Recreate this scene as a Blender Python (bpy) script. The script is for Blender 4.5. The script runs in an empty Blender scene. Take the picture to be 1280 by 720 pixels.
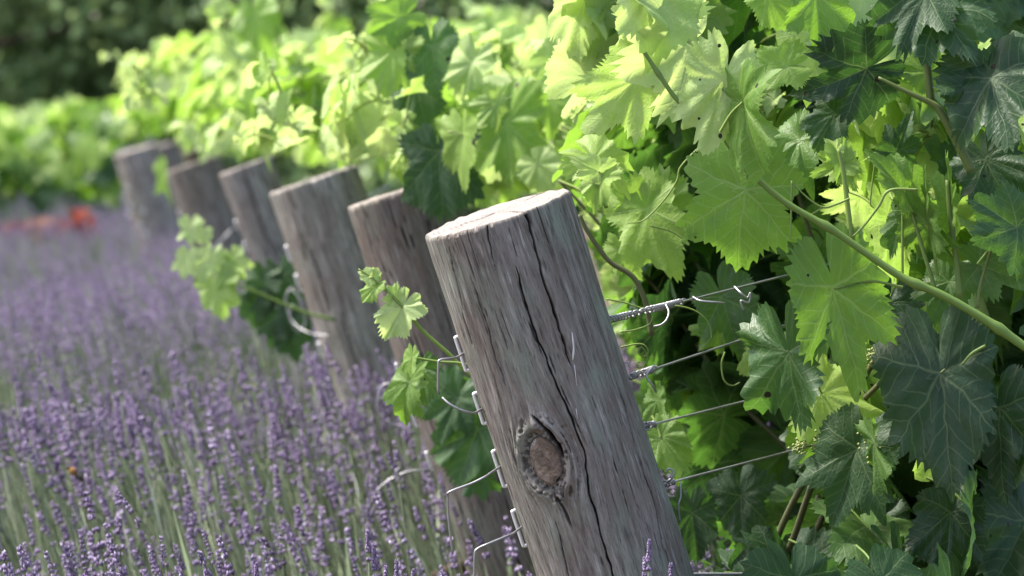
import bpy, math, random
import numpy as np
from mathutils import Vector, Matrix

random.seed(7)
RNG = np.random.default_rng(11)
SC = bpy.context.scene
COL = SC.collection

# ------------------------------------------------------------------ camera frame
F = 5066.0                       # focal length in pixels of the 1280 wide photograph
CAM = np.array([0.0, 0.0, 1.25])
PITCH = math.atan(204.0 / F)
FW = np.array([0.0, math.cos(PITCH), -math.sin(PITCH)])
UP = np.array([0.0, math.sin(PITCH), math.cos(PITCH)])
RT = np.array([1.0, 0.0, 0.0])

def P(px, py, d):
    return CAM + RT * ((px - 640.0) / F * d) + UP * ((360.0 - py) / F * d) + FW * d

def proj(p):
    q = np.asarray(p) - CAM
    d = q @ FW
    return 640.0 + (q @ RT) / d * F, 360.0 - (q @ UP) / d * F, d

def nrm(v):
    v = np.asarray(v, float)
    return v / (np.linalg.norm(v) + 1e-12)

# ------------------------------------------------------------------ mesh accumulator
class Acc:
    def __init__(s):
        s.V = []; s.Q = []; s.T = []; s.QM = []; s.TM = []; s.UV = []; s.TO = []; s.n = 0
    def add(s, V, Q=None, T=None, uv=None, tone=0.0, mat=0):
        V = np.asarray(V, float); k = len(V)
        s.V.append(V)
        s.UV.append(np.zeros((k, 2)) if uv is None else np.asarray(uv, float))
        s.TO.append(np.full(k, tone) if np.isscalar(tone) else np.asarray(tone, float))
        if Q is not None and len(Q):
            Q = np.asarray(Q, int); s.Q.append(Q + s.n)
            s.QM.append(np.full(len(Q), mat) if np.isscalar(mat) else np.asarray(mat))
        if T is not None and len(T):
            T = np.asarray(T, int); s.T.append(T + s.n); s.TM.append(np.full(len(T), mat))
        s.n += k
    def build(s, name, mats, parent=None, smooth=True, attrs=None):
        me = bpy.data.meshes.new(name)
        V = np.concatenate(s.V)
        if parent is not None:
            V = V - np.array(parent.location)
            if parent.parent is not None: V = V - np.array(parent.parent.location)
        else:
            org = np.array([V[:, 0].mean(), V[:, 1].mean(), V[:, 2].min()]); V = V - org
        Q = np.concatenate(s.Q) if s.Q else np.zeros((0, 4), int)
        T = np.concatenate(s.T) if s.T else np.zeros((0, 3), int)
        li = np.concatenate([Q.ravel(), T.ravel()]).astype(np.int32)
        nq, nt = len(Q), len(T)
        ls = np.concatenate([np.arange(nq) * 4, nq * 4 + np.arange(nt) * 3]).astype(np.int32)
        mi = np.concatenate((s.QM or [np.zeros(0)]) + (s.TM or [np.zeros(0)])).astype(np.int32)
        me.vertices.add(len(V)); me.vertices.foreach_set("co", V.astype(np.float32).ravel())
        me.loops.add(len(li)); me.loops.foreach_set("vertex_index", li)
        me.polygons.add(nq + nt); me.polygons.foreach_set("loop_start", ls)
        me.polygons.foreach_set("material_index", mi)
        me.polygons.foreach_set("use_smooth", np.full(nq + nt, smooth))
        me.update(calc_edges=True)
        uvl = me.uv_layers.new(name="UVMap")
        uvl.data.foreach_set("uv", np.concatenate(s.UV)[li].astype(np.float32).ravel())
        at = me.attributes.new("tone", 'FLOAT', 'POINT')
        at.data.foreach_set("value", np.concatenate(s.TO).astype(np.float32))
        if attrs:
            for k, v in attrs.items():
                if v.ndim == 1:
                    a = me.attributes.new(k, 'FLOAT', 'POINT'); a.data.foreach_set("value", v.astype(np.float32))
                else:
                    a = me.attributes.new(k, 'FLOAT_VECTOR', 'POINT'); a.data.foreach_set("vector", v.astype(np.float32).ravel())
        for m in (mats if isinstance(mats, (list, tuple)) else [mats]): me.materials.append(m)
        o = bpy.data.objects.new(name, me); COL.objects.link(o)
        if parent is not None: o.parent = parent
        else: o.location = org
        return o

def spline(pts, n=8):
    pts = np.asarray(pts, float)
    if len(pts) < 3 or n <= 1: return pts
    a = np.vstack([2 * pts[0] - pts[1], pts, 2 * pts[-1] - pts[-2]])
    out = []
    for i in range(1, len(a) - 2):
        p0, p1, p2, p3 = a[i - 1:i + 3]
        for t in np.linspace(0, 1, n, endpoint=False):
            out.append(.5 * (2 * p1 + (p2 - p0) * t + (2 * p0 - 5 * p1 + 4 * p2 - p3) * t * t + (3 * p1 - p0 - 3 * p2 + p3) * t ** 3))
    out.append(pts[-1])
    return np.array(out)

def tube(pts, rad, k=6, cap=True):
    pts = np.asarray(pts, float); n = len(pts)
    r = np.full(n, rad) if np.isscalar(rad) else np.interp(np.linspace(0, 1, n), np.linspace(0, 1, len(rad)), rad)
    tg = np.gradient(pts, axis=0); tg /= np.linalg.norm(tg, axis=1)[:, None] + 1e-12
    u = np.cross(tg[0], [0, 0, 1.0])
    if np.linalg.norm(u) < .1: u = np.cross(tg[0], [1.0, 0, 0])
    V = []
    ang = np.arange(k) / k * 2 * math.pi
    for i in range(n):
        u = u - tg[i] * (u @ tg[i]); u = nrm(u); w = np.cross(tg[i], u)
        V.append(pts[i] + r[i] * (np.cos(ang)[:, None] * u + np.sin(ang)[:, None] * w))
    V = np.concatenate(V)
    Q = [(i * k + j, i * k + (j + 1) % k, (i + 1) * k + (j + 1) % k, (i + 1) * k + j) for i in range(n - 1) for j in range(k)]
    T = []
    if cap:
        V = np.vstack([V, pts[0], pts[-1]]); a, b = n * k, n * k + 1
        T = [(a, (j + 1) % k, j) for j in range(k)] + [(b, (n - 1) * k + j, (n - 1) * k + (j + 1) % k) for j in range(k)]
    return V, Q, T

# ------------------------------------------------------------------ tagging
def tag(o, label=None, cat=None, group=None, kind=None):
    if label: o['label'] = label
    if cat: o['category'] = cat
    if group: o['group'] = group
    if kind: o['kind'] = kind
    return o
def thing(name, loc, label, cat, group=None):
    o = bpy.data.objects.new(name, None); COL.objects.link(o)
    o.location = [float(c) for c in loc]; o.empty_display_size = .1
    return tag(o, label, cat, group)

# ------------------------------------------------------------------ numpy noise
TAB = RNG.random((256, 256))
def noise2(x, y):
    xi = np.floor(x).astype(int); yi = np.floor(y).astype(int)
    fx = x - xi; fy = y - yi
    fx = fx * fx * (3 - 2 * fx); fy = fy * fy * (3 - 2 * fy)
    g = lambda a, b: TAB[a & 255, b & 255]
    return (g(xi, yi) * (1 - fx) + g(xi + 1, yi) * fx) * (1 - fy) + (g(xi, yi + 1) * (1 - fx) + g(xi + 1, yi + 1) * fx) * fy

# ------------------------------------------------------------------ materials
class NT:
    def __init__(s, name):
        s.m = bpy.data.materials.new(name); s.m.use_nodes = True
        s.t = s.m.node_tree; s.t.nodes.clear()
        s.out = s.n('ShaderNodeOutputMaterial')
    def n(s, typ, **kw):
        nd = s.t.nodes.new(typ)
        for k, v in kw.items():
            if k in nd.inputs.keys(): s.set(nd.inputs[k], v)
            else: setattr(nd, k, v)
        return nd
    def set(s, sock, v):
        if isinstance(v, bpy.types.NodeSocket): s.t.links.new(v, sock)
        else: sock.default_value = v
    def math(s, op, a, b=0.0, c=None):
        nd = s.t.nodes.new('ShaderNodeMath'); nd.operation = op
        s.set(nd.inputs[0], a); s.set(nd.inputs[1], b)
        if c is not None: s.set(nd.inputs[2], c)
        return nd.outputs[0]
    def mix(s, f, a, b, mode='MIX'):
        nd = s.t.nodes.new('ShaderNodeMix'); nd.data_type = 'RGBA'; nd.blend_type = mode
        s.set(nd.inputs[0], f); s.set(nd.inputs[6], a); s.set(nd.inputs[7], b)
        return nd.outputs[2]
    def ramp(s, f, stops):
        nd = s.t.nodes.new('ShaderNodeValToRGB'); e = nd.color_ramp.elements
        while len(e) > len(stops): e.remove(e[-1])
        while len(e) < len(stops): e.new(.5)
        for i, (p, c) in enumerate(stops):
            e[i].position = p; e[i].color = (c, c, c, 1) if isinstance(c, (int, float)) else (*c, 1)
        s.set(nd.inputs[0], f); return nd.outputs[0]
    def noise(s, vec, scale, detail=3.0, rough=.55):
        nd = s.n('ShaderNodeTexNoise'); nd.inputs['Scale'].default_value = scale
        nd.inputs['Detail'].default_value = detail; nd.inputs['Roughness'].default_value = rough
        if vec is not None: s.set(nd.inputs['Vector'], vec)
        return nd.outputs[0]
    def mapping(s, vec, scale):
        nd = s.n('ShaderNodeMapping'); s.set(nd.inputs[0], vec); nd.inputs['Scale'].default_value = scale
        return nd.outputs[0]
    def attr(s, name):
        nd = s.n('ShaderNodeAttribute'); nd.attribute_name = name; return nd
    def bump(s, h, strength, dist):
        nd = s.n('ShaderNodeBump'); nd.inputs['Strength'].default_value = strength; nd.inputs['Distance'].default_value = dist
        s.set(nd.inputs['Height'], h); return nd.outputs[0]
    def bsdf(s, color, rough=.6, spec=.5, normal=None, metal=0.0):
        nd = s.n('ShaderNodeBsdfPrincipled')
        s.set(nd.inputs['Base Color'], color); s.set(nd.inputs['Roughness'], rough)
        s.set(nd.inputs['Specular IOR Level'], spec); nd.inputs['Metallic'].default_value = metal
        if normal is not None: s.set(nd.inputs['Normal'], normal)
        return nd.outputs[0]
    def done(s, sh):
        s.t.links.new(sh, s.out.inputs[0]); return s.m

def mat_leaf(name, trans=.42, detail=True):
    g = NT(name)
    tone = g.attr("tone").outputs['Fac']
    co = g.n('ShaderNodeTexCoord')
    mott = g.noise(co.outputs['Object'], 45.0, 3.0)
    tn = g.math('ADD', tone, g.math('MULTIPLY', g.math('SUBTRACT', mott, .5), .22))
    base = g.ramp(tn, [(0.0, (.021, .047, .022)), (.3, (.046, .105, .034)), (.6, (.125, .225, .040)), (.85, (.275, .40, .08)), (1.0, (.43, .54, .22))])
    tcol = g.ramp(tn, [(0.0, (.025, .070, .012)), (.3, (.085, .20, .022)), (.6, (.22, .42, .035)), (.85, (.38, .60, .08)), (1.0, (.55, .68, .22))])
    nor = None
    if detail:
        uv = g.n('ShaderNodeUVMap'); uv.uv_map = "UVMap"
        wn = g.n('ShaderNodeTexNoise'); wn.inputs['Scale'].default_value = 3.2; wn.inputs['Detail'].default_value = 2.0; g.set(wn.inputs['Vector'], co.outputs['Object'])
        wn.inputs['Scale'].default_value = 34.0
        vm = g.n('ShaderNodeVectorMath'); vm.operation = 'MULTIPLY_ADD'; g.set(vm.inputs[0], wn.outputs['Color']); vm.inputs[1].default_value = (.11, .11, 0); vm.inputs[2].default_value = (-.055, -.055, 0)
        va = g.n('ShaderNodeVectorMath'); va.operation = 'ADD'; g.set(va.inputs[0], uv.outputs[0]); g.set(va.inputs[1], vm.outputs[0])
        sp = g.n('ShaderNodeSeparateXYZ'); g.set(sp.inputs[0], va.outputs[0])
        ax = g.math('ABSOLUTE', sp.outputs[0]); y = sp.outputs[1]
        th = g.math('ARCTAN2', ax, y)
        phi = g.math('ADD', g.math('MULTIPLY', g.math('GREATER_THAN', th, .43), .86), g.math('MULTIPLY', g.math('GREATER_THAN', th, 1.34), .95))
        sn = g.math('SINE', phi); cs = g.math('COSINE', phi)
        a = g.math('ADD', g.math('MULTIPLY', ax, sn), g.math('MULTIPLY', y, cs))
        b = g.math('ABSOLUTE', g.math('SUBTRACT', g.math('MULTIPLY', ax, cs), g.math('MULTIPLY', y, sn)))
        wd = g.math('MAXIMUM', g.math('MULTIPLY', g.math('SUBTRACT', 1.15, a), .020), .005)
        main = g.math('SUBTRACT', 1.0, g.math('MINIMUM', g.math('DIVIDE', b, wd), 1.0))
        fr = g.math('FRACT', g.math('MULTIPLY', g.math('SUBTRACT', a, g.math('MULTIPLY', b, .85)), 6.3))
        sd = g.math('ABSOLUTE', g.math('SUBTRACT', fr, .5))
        side = g.math('MULTIPLY', g.math('SUBTRACT', 1.0, g.math('MINIMUM', g.math('DIVIDE', sd, .09), 1.0)), .6)
        vein = g.math('MAXIMUM', main, side)
        vo = g.n('ShaderNodeTexVoronoi'); vo.feature = 'DISTANCE_TO_EDGE'; vo.inputs['Scale'].default_value = 15.0
        g.set(vo.inputs['Vector'], uv.outputs[0])
        ret = g.math('ADD', g.math('MINIMUM', g.math('MULTIPLY', vo.outputs['Distance'], 2.2), .8), g.math('MULTIPLY', g.noise(uv.outputs[0], 30.0, 3.0), .5))
        base = g.mix(g.math('MULTIPLY', vein, g.math('ADD', .32, g.math('MULTIPLY', tone, .55))), base, g.mix(.6, base, (.45, .52, .27, 1)))
        tcol = g.mix(g.math('MULTIPLY', vein, .4), tcol, g.mix(.5, tcol, (.40, .50, .16, 1)))
        sp_ = g.n('ShaderNodeTexVoronoi'); sp_.inputs['Scale'].default_value = 55.0; g.set(sp_.inputs['Vector'], co.outputs['Object'])
        sc_ = g.n('ShaderNodeSeparateXYZ'); g.set(sc_.inputs[0], sp_.outputs['Color'])
        spot = g.math('MULTIPLY', g.math('GREATER_THAN', sc_.outputs[0], .86), g.math('LESS_THAN', sp_.outputs['Distance'], g.math('MULTIPLY', sc_.outputs[1], .20)))
        scab = g.ramp(g.noise(co.outputs['Object'], 24.0, 5.0, .7), [(.66, 0.0), (.74, .55)])
        base = g.mix(scab, base, (.17, .13, .05, 1)); tcol = g.mix(scab, tcol, (.12, .09, .03, 1))
        base = g.mix(spot, base, (.030, .024, .014, 1)); tcol = g.mix(spot, tcol, (.015, .012, .006, 1))
        h = g.math('ADD', g.math('MULTIPLY', vein, -.5), g.math('MULTIPLY', ret, .5))
        nor = g.bump(h, .32, .0020)
    p = g.bsdf(base, g.ramp(g.noise(co.outputs['Object'], 14.0, 3.0), [(.35, .38), (.65, .66)]), .45, nor)
    tr = g.n('ShaderNodeBsdfTranslucent'); g.set(tr.inputs[0], tcol)
    if nor is not None: g.set(tr.inputs['Normal'], nor)
    mx = g.n('ShaderNodeMixShader'); mx.inputs[0].default_value = trans
    g.t.links.new(p, mx.inputs[1]); g.t.links.new(tr.outputs[0], mx.inputs[2])
    return g.done(mx.outputs[0])

def mat_stem(name):
    g = NT(name)
    tone = g.attr("tone").outputs['Fac']
    co = g.n('ShaderNodeTexCoord')
    n = g.noise(co.outputs['Object'], 60.0, 3.0)
    c = g.ramp(tone, [(0, (.055, .040, .028)), (.35, (.11, .12, .045)), (.6, (.15, .245, .045)), (1, (.31, .40, .09))])
    c = g.mix(g.math('MULTIPLY', n, .35), c, g.mix(.4, c, (.16, .10, .05, 1)))
    p = g.bsdf(c, .5, .4)
    tr = g.n('ShaderNodeBsdfTranslucent'); g.set(tr.inputs[0], c)
    mx = g.n('ShaderNodeMixShader'); mx.inputs[0].default_value = .2
    g.t.links.new(p, mx.inputs[1]); g.t.links.new(tr.outputs[0], mx.inputs[2])
    return g.done(mx.outputs[0])

def mat_wood(name, warm=0.0, green=.5, dark=1.0):
    g = NT(name)
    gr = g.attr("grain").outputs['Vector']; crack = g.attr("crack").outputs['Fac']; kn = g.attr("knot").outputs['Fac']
    lf = g.noise(g.mapping(gr, (26, 6.5, 5)), 1.0, 5.0, .65)
    mf = g.noise(g.mapping(gr, (150, 13, 9)), 1.0, 6.0, .72)
    hf = g.noise(g.mapping(gr, (470, 46, 9)), 1.0, 4.0, .65)
    bl = g.noise(g.mapping(gr, (15, 9, 5)), 1.0, 3.0, .6)
    bl2 = g.noise(g.mapping(gr, (22, 7, 5)), 1.7, 3.0, .6)
    k = dark
    c = g.ramp(mf, [(.26, (.052 * k, .044 * k, .037 * k)), (.43, (.125 * k, .111 * k, .099 * k)), (.57, (.195 * k, .179 * k, .163 * k)), (.76, (.39 * k, .37 * k, .345 * k))])
    c = g.mix(g.ramp(lf, [(.38, .0), (.62, .8)]), c, g.mix(.5, c, (.085 * k, .068 * k, .064 * k, 1)))
    c = g.mix(g.math('MULTIPLY', g.ramp(bl, [(.48, 0.0), (.68, 1.0)]), green), c, g.mix(.65, c, (.23, .285, .225, 1)))
    c = g.mix(g.math('MULTIPLY', g.ramp(bl2, [(.5, 0.0), (.75, .8)]), .7), c, g.mix(.45, c, (.32, .285, .275, 1)))
    tint = g.noise(g.mapping(gr, (9, 4, 5)), 2.3, 4.0, .6)
    c = g.mix(g.ramp(tint, [(.46, 0.0), (.60, .8)]), c, g.mix(.42, c, (.15, .105, .085, 1)))
    if warm: c = g.mix(warm, c, g.mix(.6, c, (.16, .10, .06, 1)))
    c = g.mix(g.ramp(hf, [(.34, .8), (.45, 0.0)]), c, g.mix(.7, c, (.03, .025, .022, 1)))
    c = g.mix(g.ramp(hf, [(.62, .0), (.8, .4)]), c, (.42, .39, .39, 1))
    c = g.mix(g.math('MULTIPLY', kn, .8), c, g.mix(g.ramp(mf, [(.3, .0), (.7, 1.0)]), (.065, .042, .030, 1), (.23, .155, .11, 1)))
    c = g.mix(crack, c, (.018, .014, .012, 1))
    fb = g.noise(g.mapping(gr, (270, 20, 9)), 1.0, 5.0, .72)
    c = g.mix(g.ramp(fb, [(.39, .7), (.45, 0.0)]), c, g.mix(.7, c, (.05, .042, .038, 1)))
    c = g.mix(g.math('MULTIPLY', g.ramp(fb, [(.56, 0.0), (.66, .6)]), g.ramp(bl2, [(.40, .15), (.62, .9)])), c, (.40 * k, .38 * k, .36 * k, 1))
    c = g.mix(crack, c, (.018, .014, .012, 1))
    h = g.math('ADD', g.math('ADD', g.math('MULTIPLY', mf, .5), g.math('MULTIPLY', hf, .5)), fb)
    nor = g.bump(h, .95, .0022)
    return g.done(g.bsdf(c, .78, .25, nor))

def mat_endgrain(name):
    g = NT(name)
    gr = g.attr("grain").outputs['Vector']
    w = g.n('ShaderNodeTexWave'); w.wave_type = 'RINGS'; w.rings_direction = 'Z'
    g.set(w.inputs['Vector'], gr); w.inputs['Scale'].default_value = 55; w.inputs['Distortion'].default_value = 2.5; w.inputs['Detail'].default_value = 3
    n = g.noise(gr, 60, 4.0, .65); n2 = g.noise(gr, 420, 3.0)
    c = g.mix(g.ramp(n, [(.35, 0.0), (.65, 1.0)]), (.34, .27, .245, 1), (.20, .20, .175, 1))
    c = g.mix(g.math('MULTIPLY', w.outputs['Fac'], .55), c, (.20, .16, .14, 1))
    c = g.mix(g.ramp(n2, [(.3, .6), (.45, 0.0)]), c, (.08, .06, .05, 1))
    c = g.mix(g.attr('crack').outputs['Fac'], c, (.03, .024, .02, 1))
    nor = g.bump(g.math('ADD', n2, w.outputs['Fac']), .7, .001)
    return g.done(g.bsdf(c, .8, .25, nor))

def mat_plain(name, col, rough=.5, spec=.5, metal=0.0, var=.3, scale=40.0):
    g = NT(name)
    co = g.n('ShaderNodeTexCoord')
    n = g.noise(co.outputs['Object'], scale, 4.0)
    c = g.mix(g.math('MULTIPLY', n, var * 2), (*col, 1), (col[0] * .4, col[1] * .4, col[2] * .4, 1))
    return g.done(g.bsdf(c, rough, spec, None, metal))

def mat_ground():
    g = NT("soil")
    co = g.n('ShaderNodeTexCoord')
    n = g.noise(co.outputs['Object'], 3.0, 6.0, .65)
    c = g.ramp(n, [(.3, (.045, .032, .022)), (.55, (.085, .065, .045)), (.75, (.06, .08, .03))])
    return g.done(g.bsdf(c, .9, .2, g.bump(n, .8, .03)))

def mat_toned(name, stops, rough=.6, trans=0.0):
    g = NT(name)
    tone = g.attr("tone").outputs['Fac']
    co = g.n('ShaderNodeTexCoord')
    n = g.noise(co.outputs['Object'], 30.0, 3.0)
    c = g.ramp(g.math('ADD', tone, g.math('MULTIPLY', g.math('SUBTRACT', n, .5), .3)), stops)
    p = g.bsdf(c, rough, .3)
    if trans:
        tr = g.n('ShaderNodeBsdfTranslucent'); g.set(tr.inputs[0], c)
        mx = g.n('ShaderNodeMixShader'); mx.inputs[0].default_value = trans
        g.t.links.new(p, mx.inputs[1]); g.t.links.new(tr.outputs[0], mx.inputs[2]); p = mx.outputs[0]
    return g.done(p)

M_LEAF = mat_leaf("vine_leaf", .48); M_LEAFF = mat_leaf("vine_leaf_far", .48, False)
M_STEM = mat_stem("vine_stem")
M_END = mat_endgrain("end_grain")
M_STEEL = mat_plain("galvanised_wire", (.36, .35, .36), .42, .5, .6, .25, 300)
M_STAPLE = mat_plain("bright_staple", (.80, .78, .80), .42, .5, .35, .12, 300)
M_BARK = mat_plain("vine_bark", (.11, .08, .055), .9, .2, 0, .5, 60)
M_LSTEM = mat_toned("lavender_stem", [(0, (.10, .13, .075)), (.5, (.25, .30, .17)), (1, (.50, .53, .39))], .6, .15)
M_LFLOW = mat_toned("lavender_flower", [(0, (.085, .062, .115)), (.45, (.225, .16, .285)), (.8, (.35, .275, .42)), (1, (.58, .52, .66))], .7, .2)
M_TREE = mat_toned("tree_leaf", [(0, (.07, .12, .045)), (.5, (.16, .25, .085)), (1, (.33, .43, .18))], .5, .25)
M_GREY = mat_plain("pipe_grey", (.30, .30, .32), .5, .4, 0, .2, 80)

# ------------------------------------------------------------------ grape leaf
def outline(N, teeth, rng):
    th = np.linspace(-math.pi, math.pi, N, endpoint=False)
    kx = np.radians([0, 26, 49, 77, 108, 132, 152, 168, 180])
    kr = np.array([1.0, .67, .90, .61, .75, .60, .63, .46, .12])
    kr = kr * (1 + rng.normal(0, .075, len(kr))); kr[1] *= rng.uniform(.86, 1.24); kr[3] *= rng.uniform(.86, 1.22)
    def side(a):
        t = np.interp(a, kx, np.arange(len(kx)))
        i = np.clip(np.floor(t).astype(int), 0, len(kx) - 2); f = t - i
        f = f * f * (3 - 2 * f) * .6 + f * .4
        return kr[i] * (1 - f) + kr[i + 1] * f
    r = side(np.abs(th)) * (1 + .08 * np.sin(th + rng.random() * 6.28))
    if teeth:
        tp = th / math.pi * teeth
        tp = tp + .9 * np.sin(th * 3 + rng.random() * 6.28) + .5 * np.sin(th * 7 + rng.random() * 6.28)
        saw = tp % 1.0; tri = 1 - np.abs(saw * 2 - 1)
        amp = .6 + .8 * (.5 + .5 * np.sin(np.floor(tp) * 12.9898 + rng.random() * 6.28))
        r = r * (1 + (.17 * tri * amp - .075) * np.clip((2.9 - np.abs(th)) / .5, 0, 1))
    return th, r

_TOP = {}
def leaf_topo(N, K):
    if (N, K) not in _TOP:
        Q = []; T = [(0, 1 + j, 1 + (j + 1) % N) for j in range(N)]
        for k in range(K - 1):
            for j in range(N):
                a = 1 + k * N + j; b = 1 + k * N + (j + 1) % N
                Q.append((a, a + N, b + N, b))
        _TOP[(N, K)] = (np.array(Q, int).reshape(-1, 4), np.array(T, int))
    return _TOP[(N, K)]

LOD = {0: (156, [.12, .3, .5, .68, .84, .94, 1.0], 26), 1: (80, [.2, .5, .8, 1.0], 20), 2: (30, [.45, 1.0], 0)}
def leaf_verts(size, rng, lod, fold=None, curl=None, wave=None, wf=1.0):
    N, rf, teeth = LOD[lod]
    th, r = outline(N, teeth, rng)
    rf = np.array(rf)
    R = (rf[:, None] * r[None, :]); TH = np.broadcast_to(th, R.shape)
    x = (R * np.sin(TH)).ravel(); y = (R * np.cos(TH)).ravel()
    x = np.concatenate([[0], x]); y = np.concatenate([[0], y])
    rr = np.hypot(x, y); tt = np.arctan2(x, y)
    fold = rng.normal(.24, .2) if fold is None else fold
    curl = rng.normal(.22, .18) if curl is None else curl
    wave = abs(rng.normal(.11, .05)) if wave is None else wave
    ph = rng.random(3) * 6.28
    at = np.abs(tt); nv = np.minimum(np.minimum(at, np.abs(at - .86)), np.abs(at - 1.81))
    z = fold * np.abs(x) * (1 - .35 * np.abs(x)) - curl * (y - .1) ** 2 * np.sign(1) - .12 * x * x
    z += wave * rr ** 2 * (np.sin(3 * tt + ph[0]) + .6 * np.sin(7 * tt + ph[1]) + .35 * np.sin(13 * tt + ph[2]))
    z -= rng.uniform(-.06, .22) * rr ** 3 * (.6 + .6 * np.sin(2 * tt + ph[2]))     # margins roll
    z += .15 * np.minimum(nv, .33) * rr * (1.2 - rr)            # quilting between the main veins
    q0 = rng.random() * 90
    z += .055 * (noise2(x * 4 + q0 + 9, y * 4 + q0 + 9) - .5) + .028 * (noise2(x * 9 + q0 + 9, y * 9 + q0 + 20) - .5)
    V = np.stack([x * wf, y, z], 1) * size
    return V, np.stack([x, y], 1)

def add_leaf(acc, L, lod):
    V, uv = leaf_verts(L['size'], L['rng'], lod, L.get('fold'), L.get('curl'), L.get('wave'), L.get('wf', .95))
    M = np.stack([L['x'], L['y'], L['n']], 0)
    N, rf, _ = LOD[lod]
    Q, T = leaf_topo(N, len(rf))
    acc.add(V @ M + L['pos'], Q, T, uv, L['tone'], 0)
    if L.get('node') is not None and lod < 2:
        a, b = L['node'], L['pos']
        mid = (a + b) / 2 + np.array([0, 0, .10]) * np.linalg.norm(b - a)
        pts = spline([a, mid, b], 3 if lod else 5)
        v, q, t = tube(pts, [.0016, .0011], 4 if lod else 6, False)
        acc.add(v, q, t, None, .45 + .5 * L['tone'], 1)

def frame(n, tip):
    n = nrm(n); y = nrm(tip - n * (tip @ n)); x = np.cross(y, n)
    return x, y, n

def hero(J, T, d, tone, roll=0, pitch=0, fold=None, curl=None, node=None, wave=None, k=1.0, wf=.78):
    """A leaf with its stalk end and tip seen at J and T, at depth d, blade turned by roll and pitch (degrees)."""
    a, b = P(*J, d), P(*T, d)
    ln = np.linalg.norm(b - a); y0 = (b - a) / ln
    rng = np.random.default_rng(int(J[0] * 7 + J[1] * 13 + T[0]) % 99991 + 1)
    n0 = nrm(CAM - a); n0 = nrm(n0 - y0 * (n0 @ y0))
    pr, rr = math.radians(pitch), math.radians(roll)
    y = y0 * math.cos(pr) + n0 * math.sin(pr); n = n0 * math.cos(pr) - y0 * math.sin(pr)
    x = np.cross(y, n)
    n, x = n * math.cos(rr) + x * math.sin(rr), x * math.cos(rr) - n * math.sin(rr)
    return dict(pos=a, x=x, y=y, n=n, size=ln / max(.3, math.cos(pr)) * k, tone=tone, rng=rng, fold=fold, curl=curl, wave=wave, wf=wf,
                node=None if node is None else (P(*node, d + .01) if len(node) == 2 else P(*node)), hero=True)

# ------------------------------------------------------------------ terrain
LINE0 = np.array([-.014, 4.0]); LDIR = nrm([-.116, .993]); LN = np.array([LDIR[1], -LDIR[0]])
ROW = nrm([.575, .818])
def ground_z(x, y):
    s = (np.asarray(x) - LINE0[0]) * LN[0] + (np.asarray(y) - LINE0[1]) * LN[1] - .5
    s = np.clip(s, 0, 12)
    return .16 * s / (1 + s * .03)

# ================================================================== SETTING
def build_ground():
    xs = np.concatenate([np.linspace(-400, -20, 10), np.linspace(-15, 20, 60), np.linspace(30, 400, 10)])
    ys = np.concatenate([np.linspace(-60, -5, 6), np.linspace(-3, 45, 70), np.linspace(60, 700, 12)])
    X, Y = np.meshgrid(xs, ys); Z = ground_z(X, Y) + .03 * (noise2(X * 2 + 50, Y * 2 + 50) - .5)
    V = np.stack([X.ravel(), Y.ravel(), Z.ravel()], 1); w = len(xs)
    Q = [(j * w + i, j * w + i + 1, (j + 1) * w + i + 1, (j + 1) * w + i) for j in range(len(ys) - 1) for i in range(w - 1)]
    a = Acc(); a.add(V, Q); tag(a.build("ground", mat_ground()), kind='structure')
build_ground()

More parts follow.
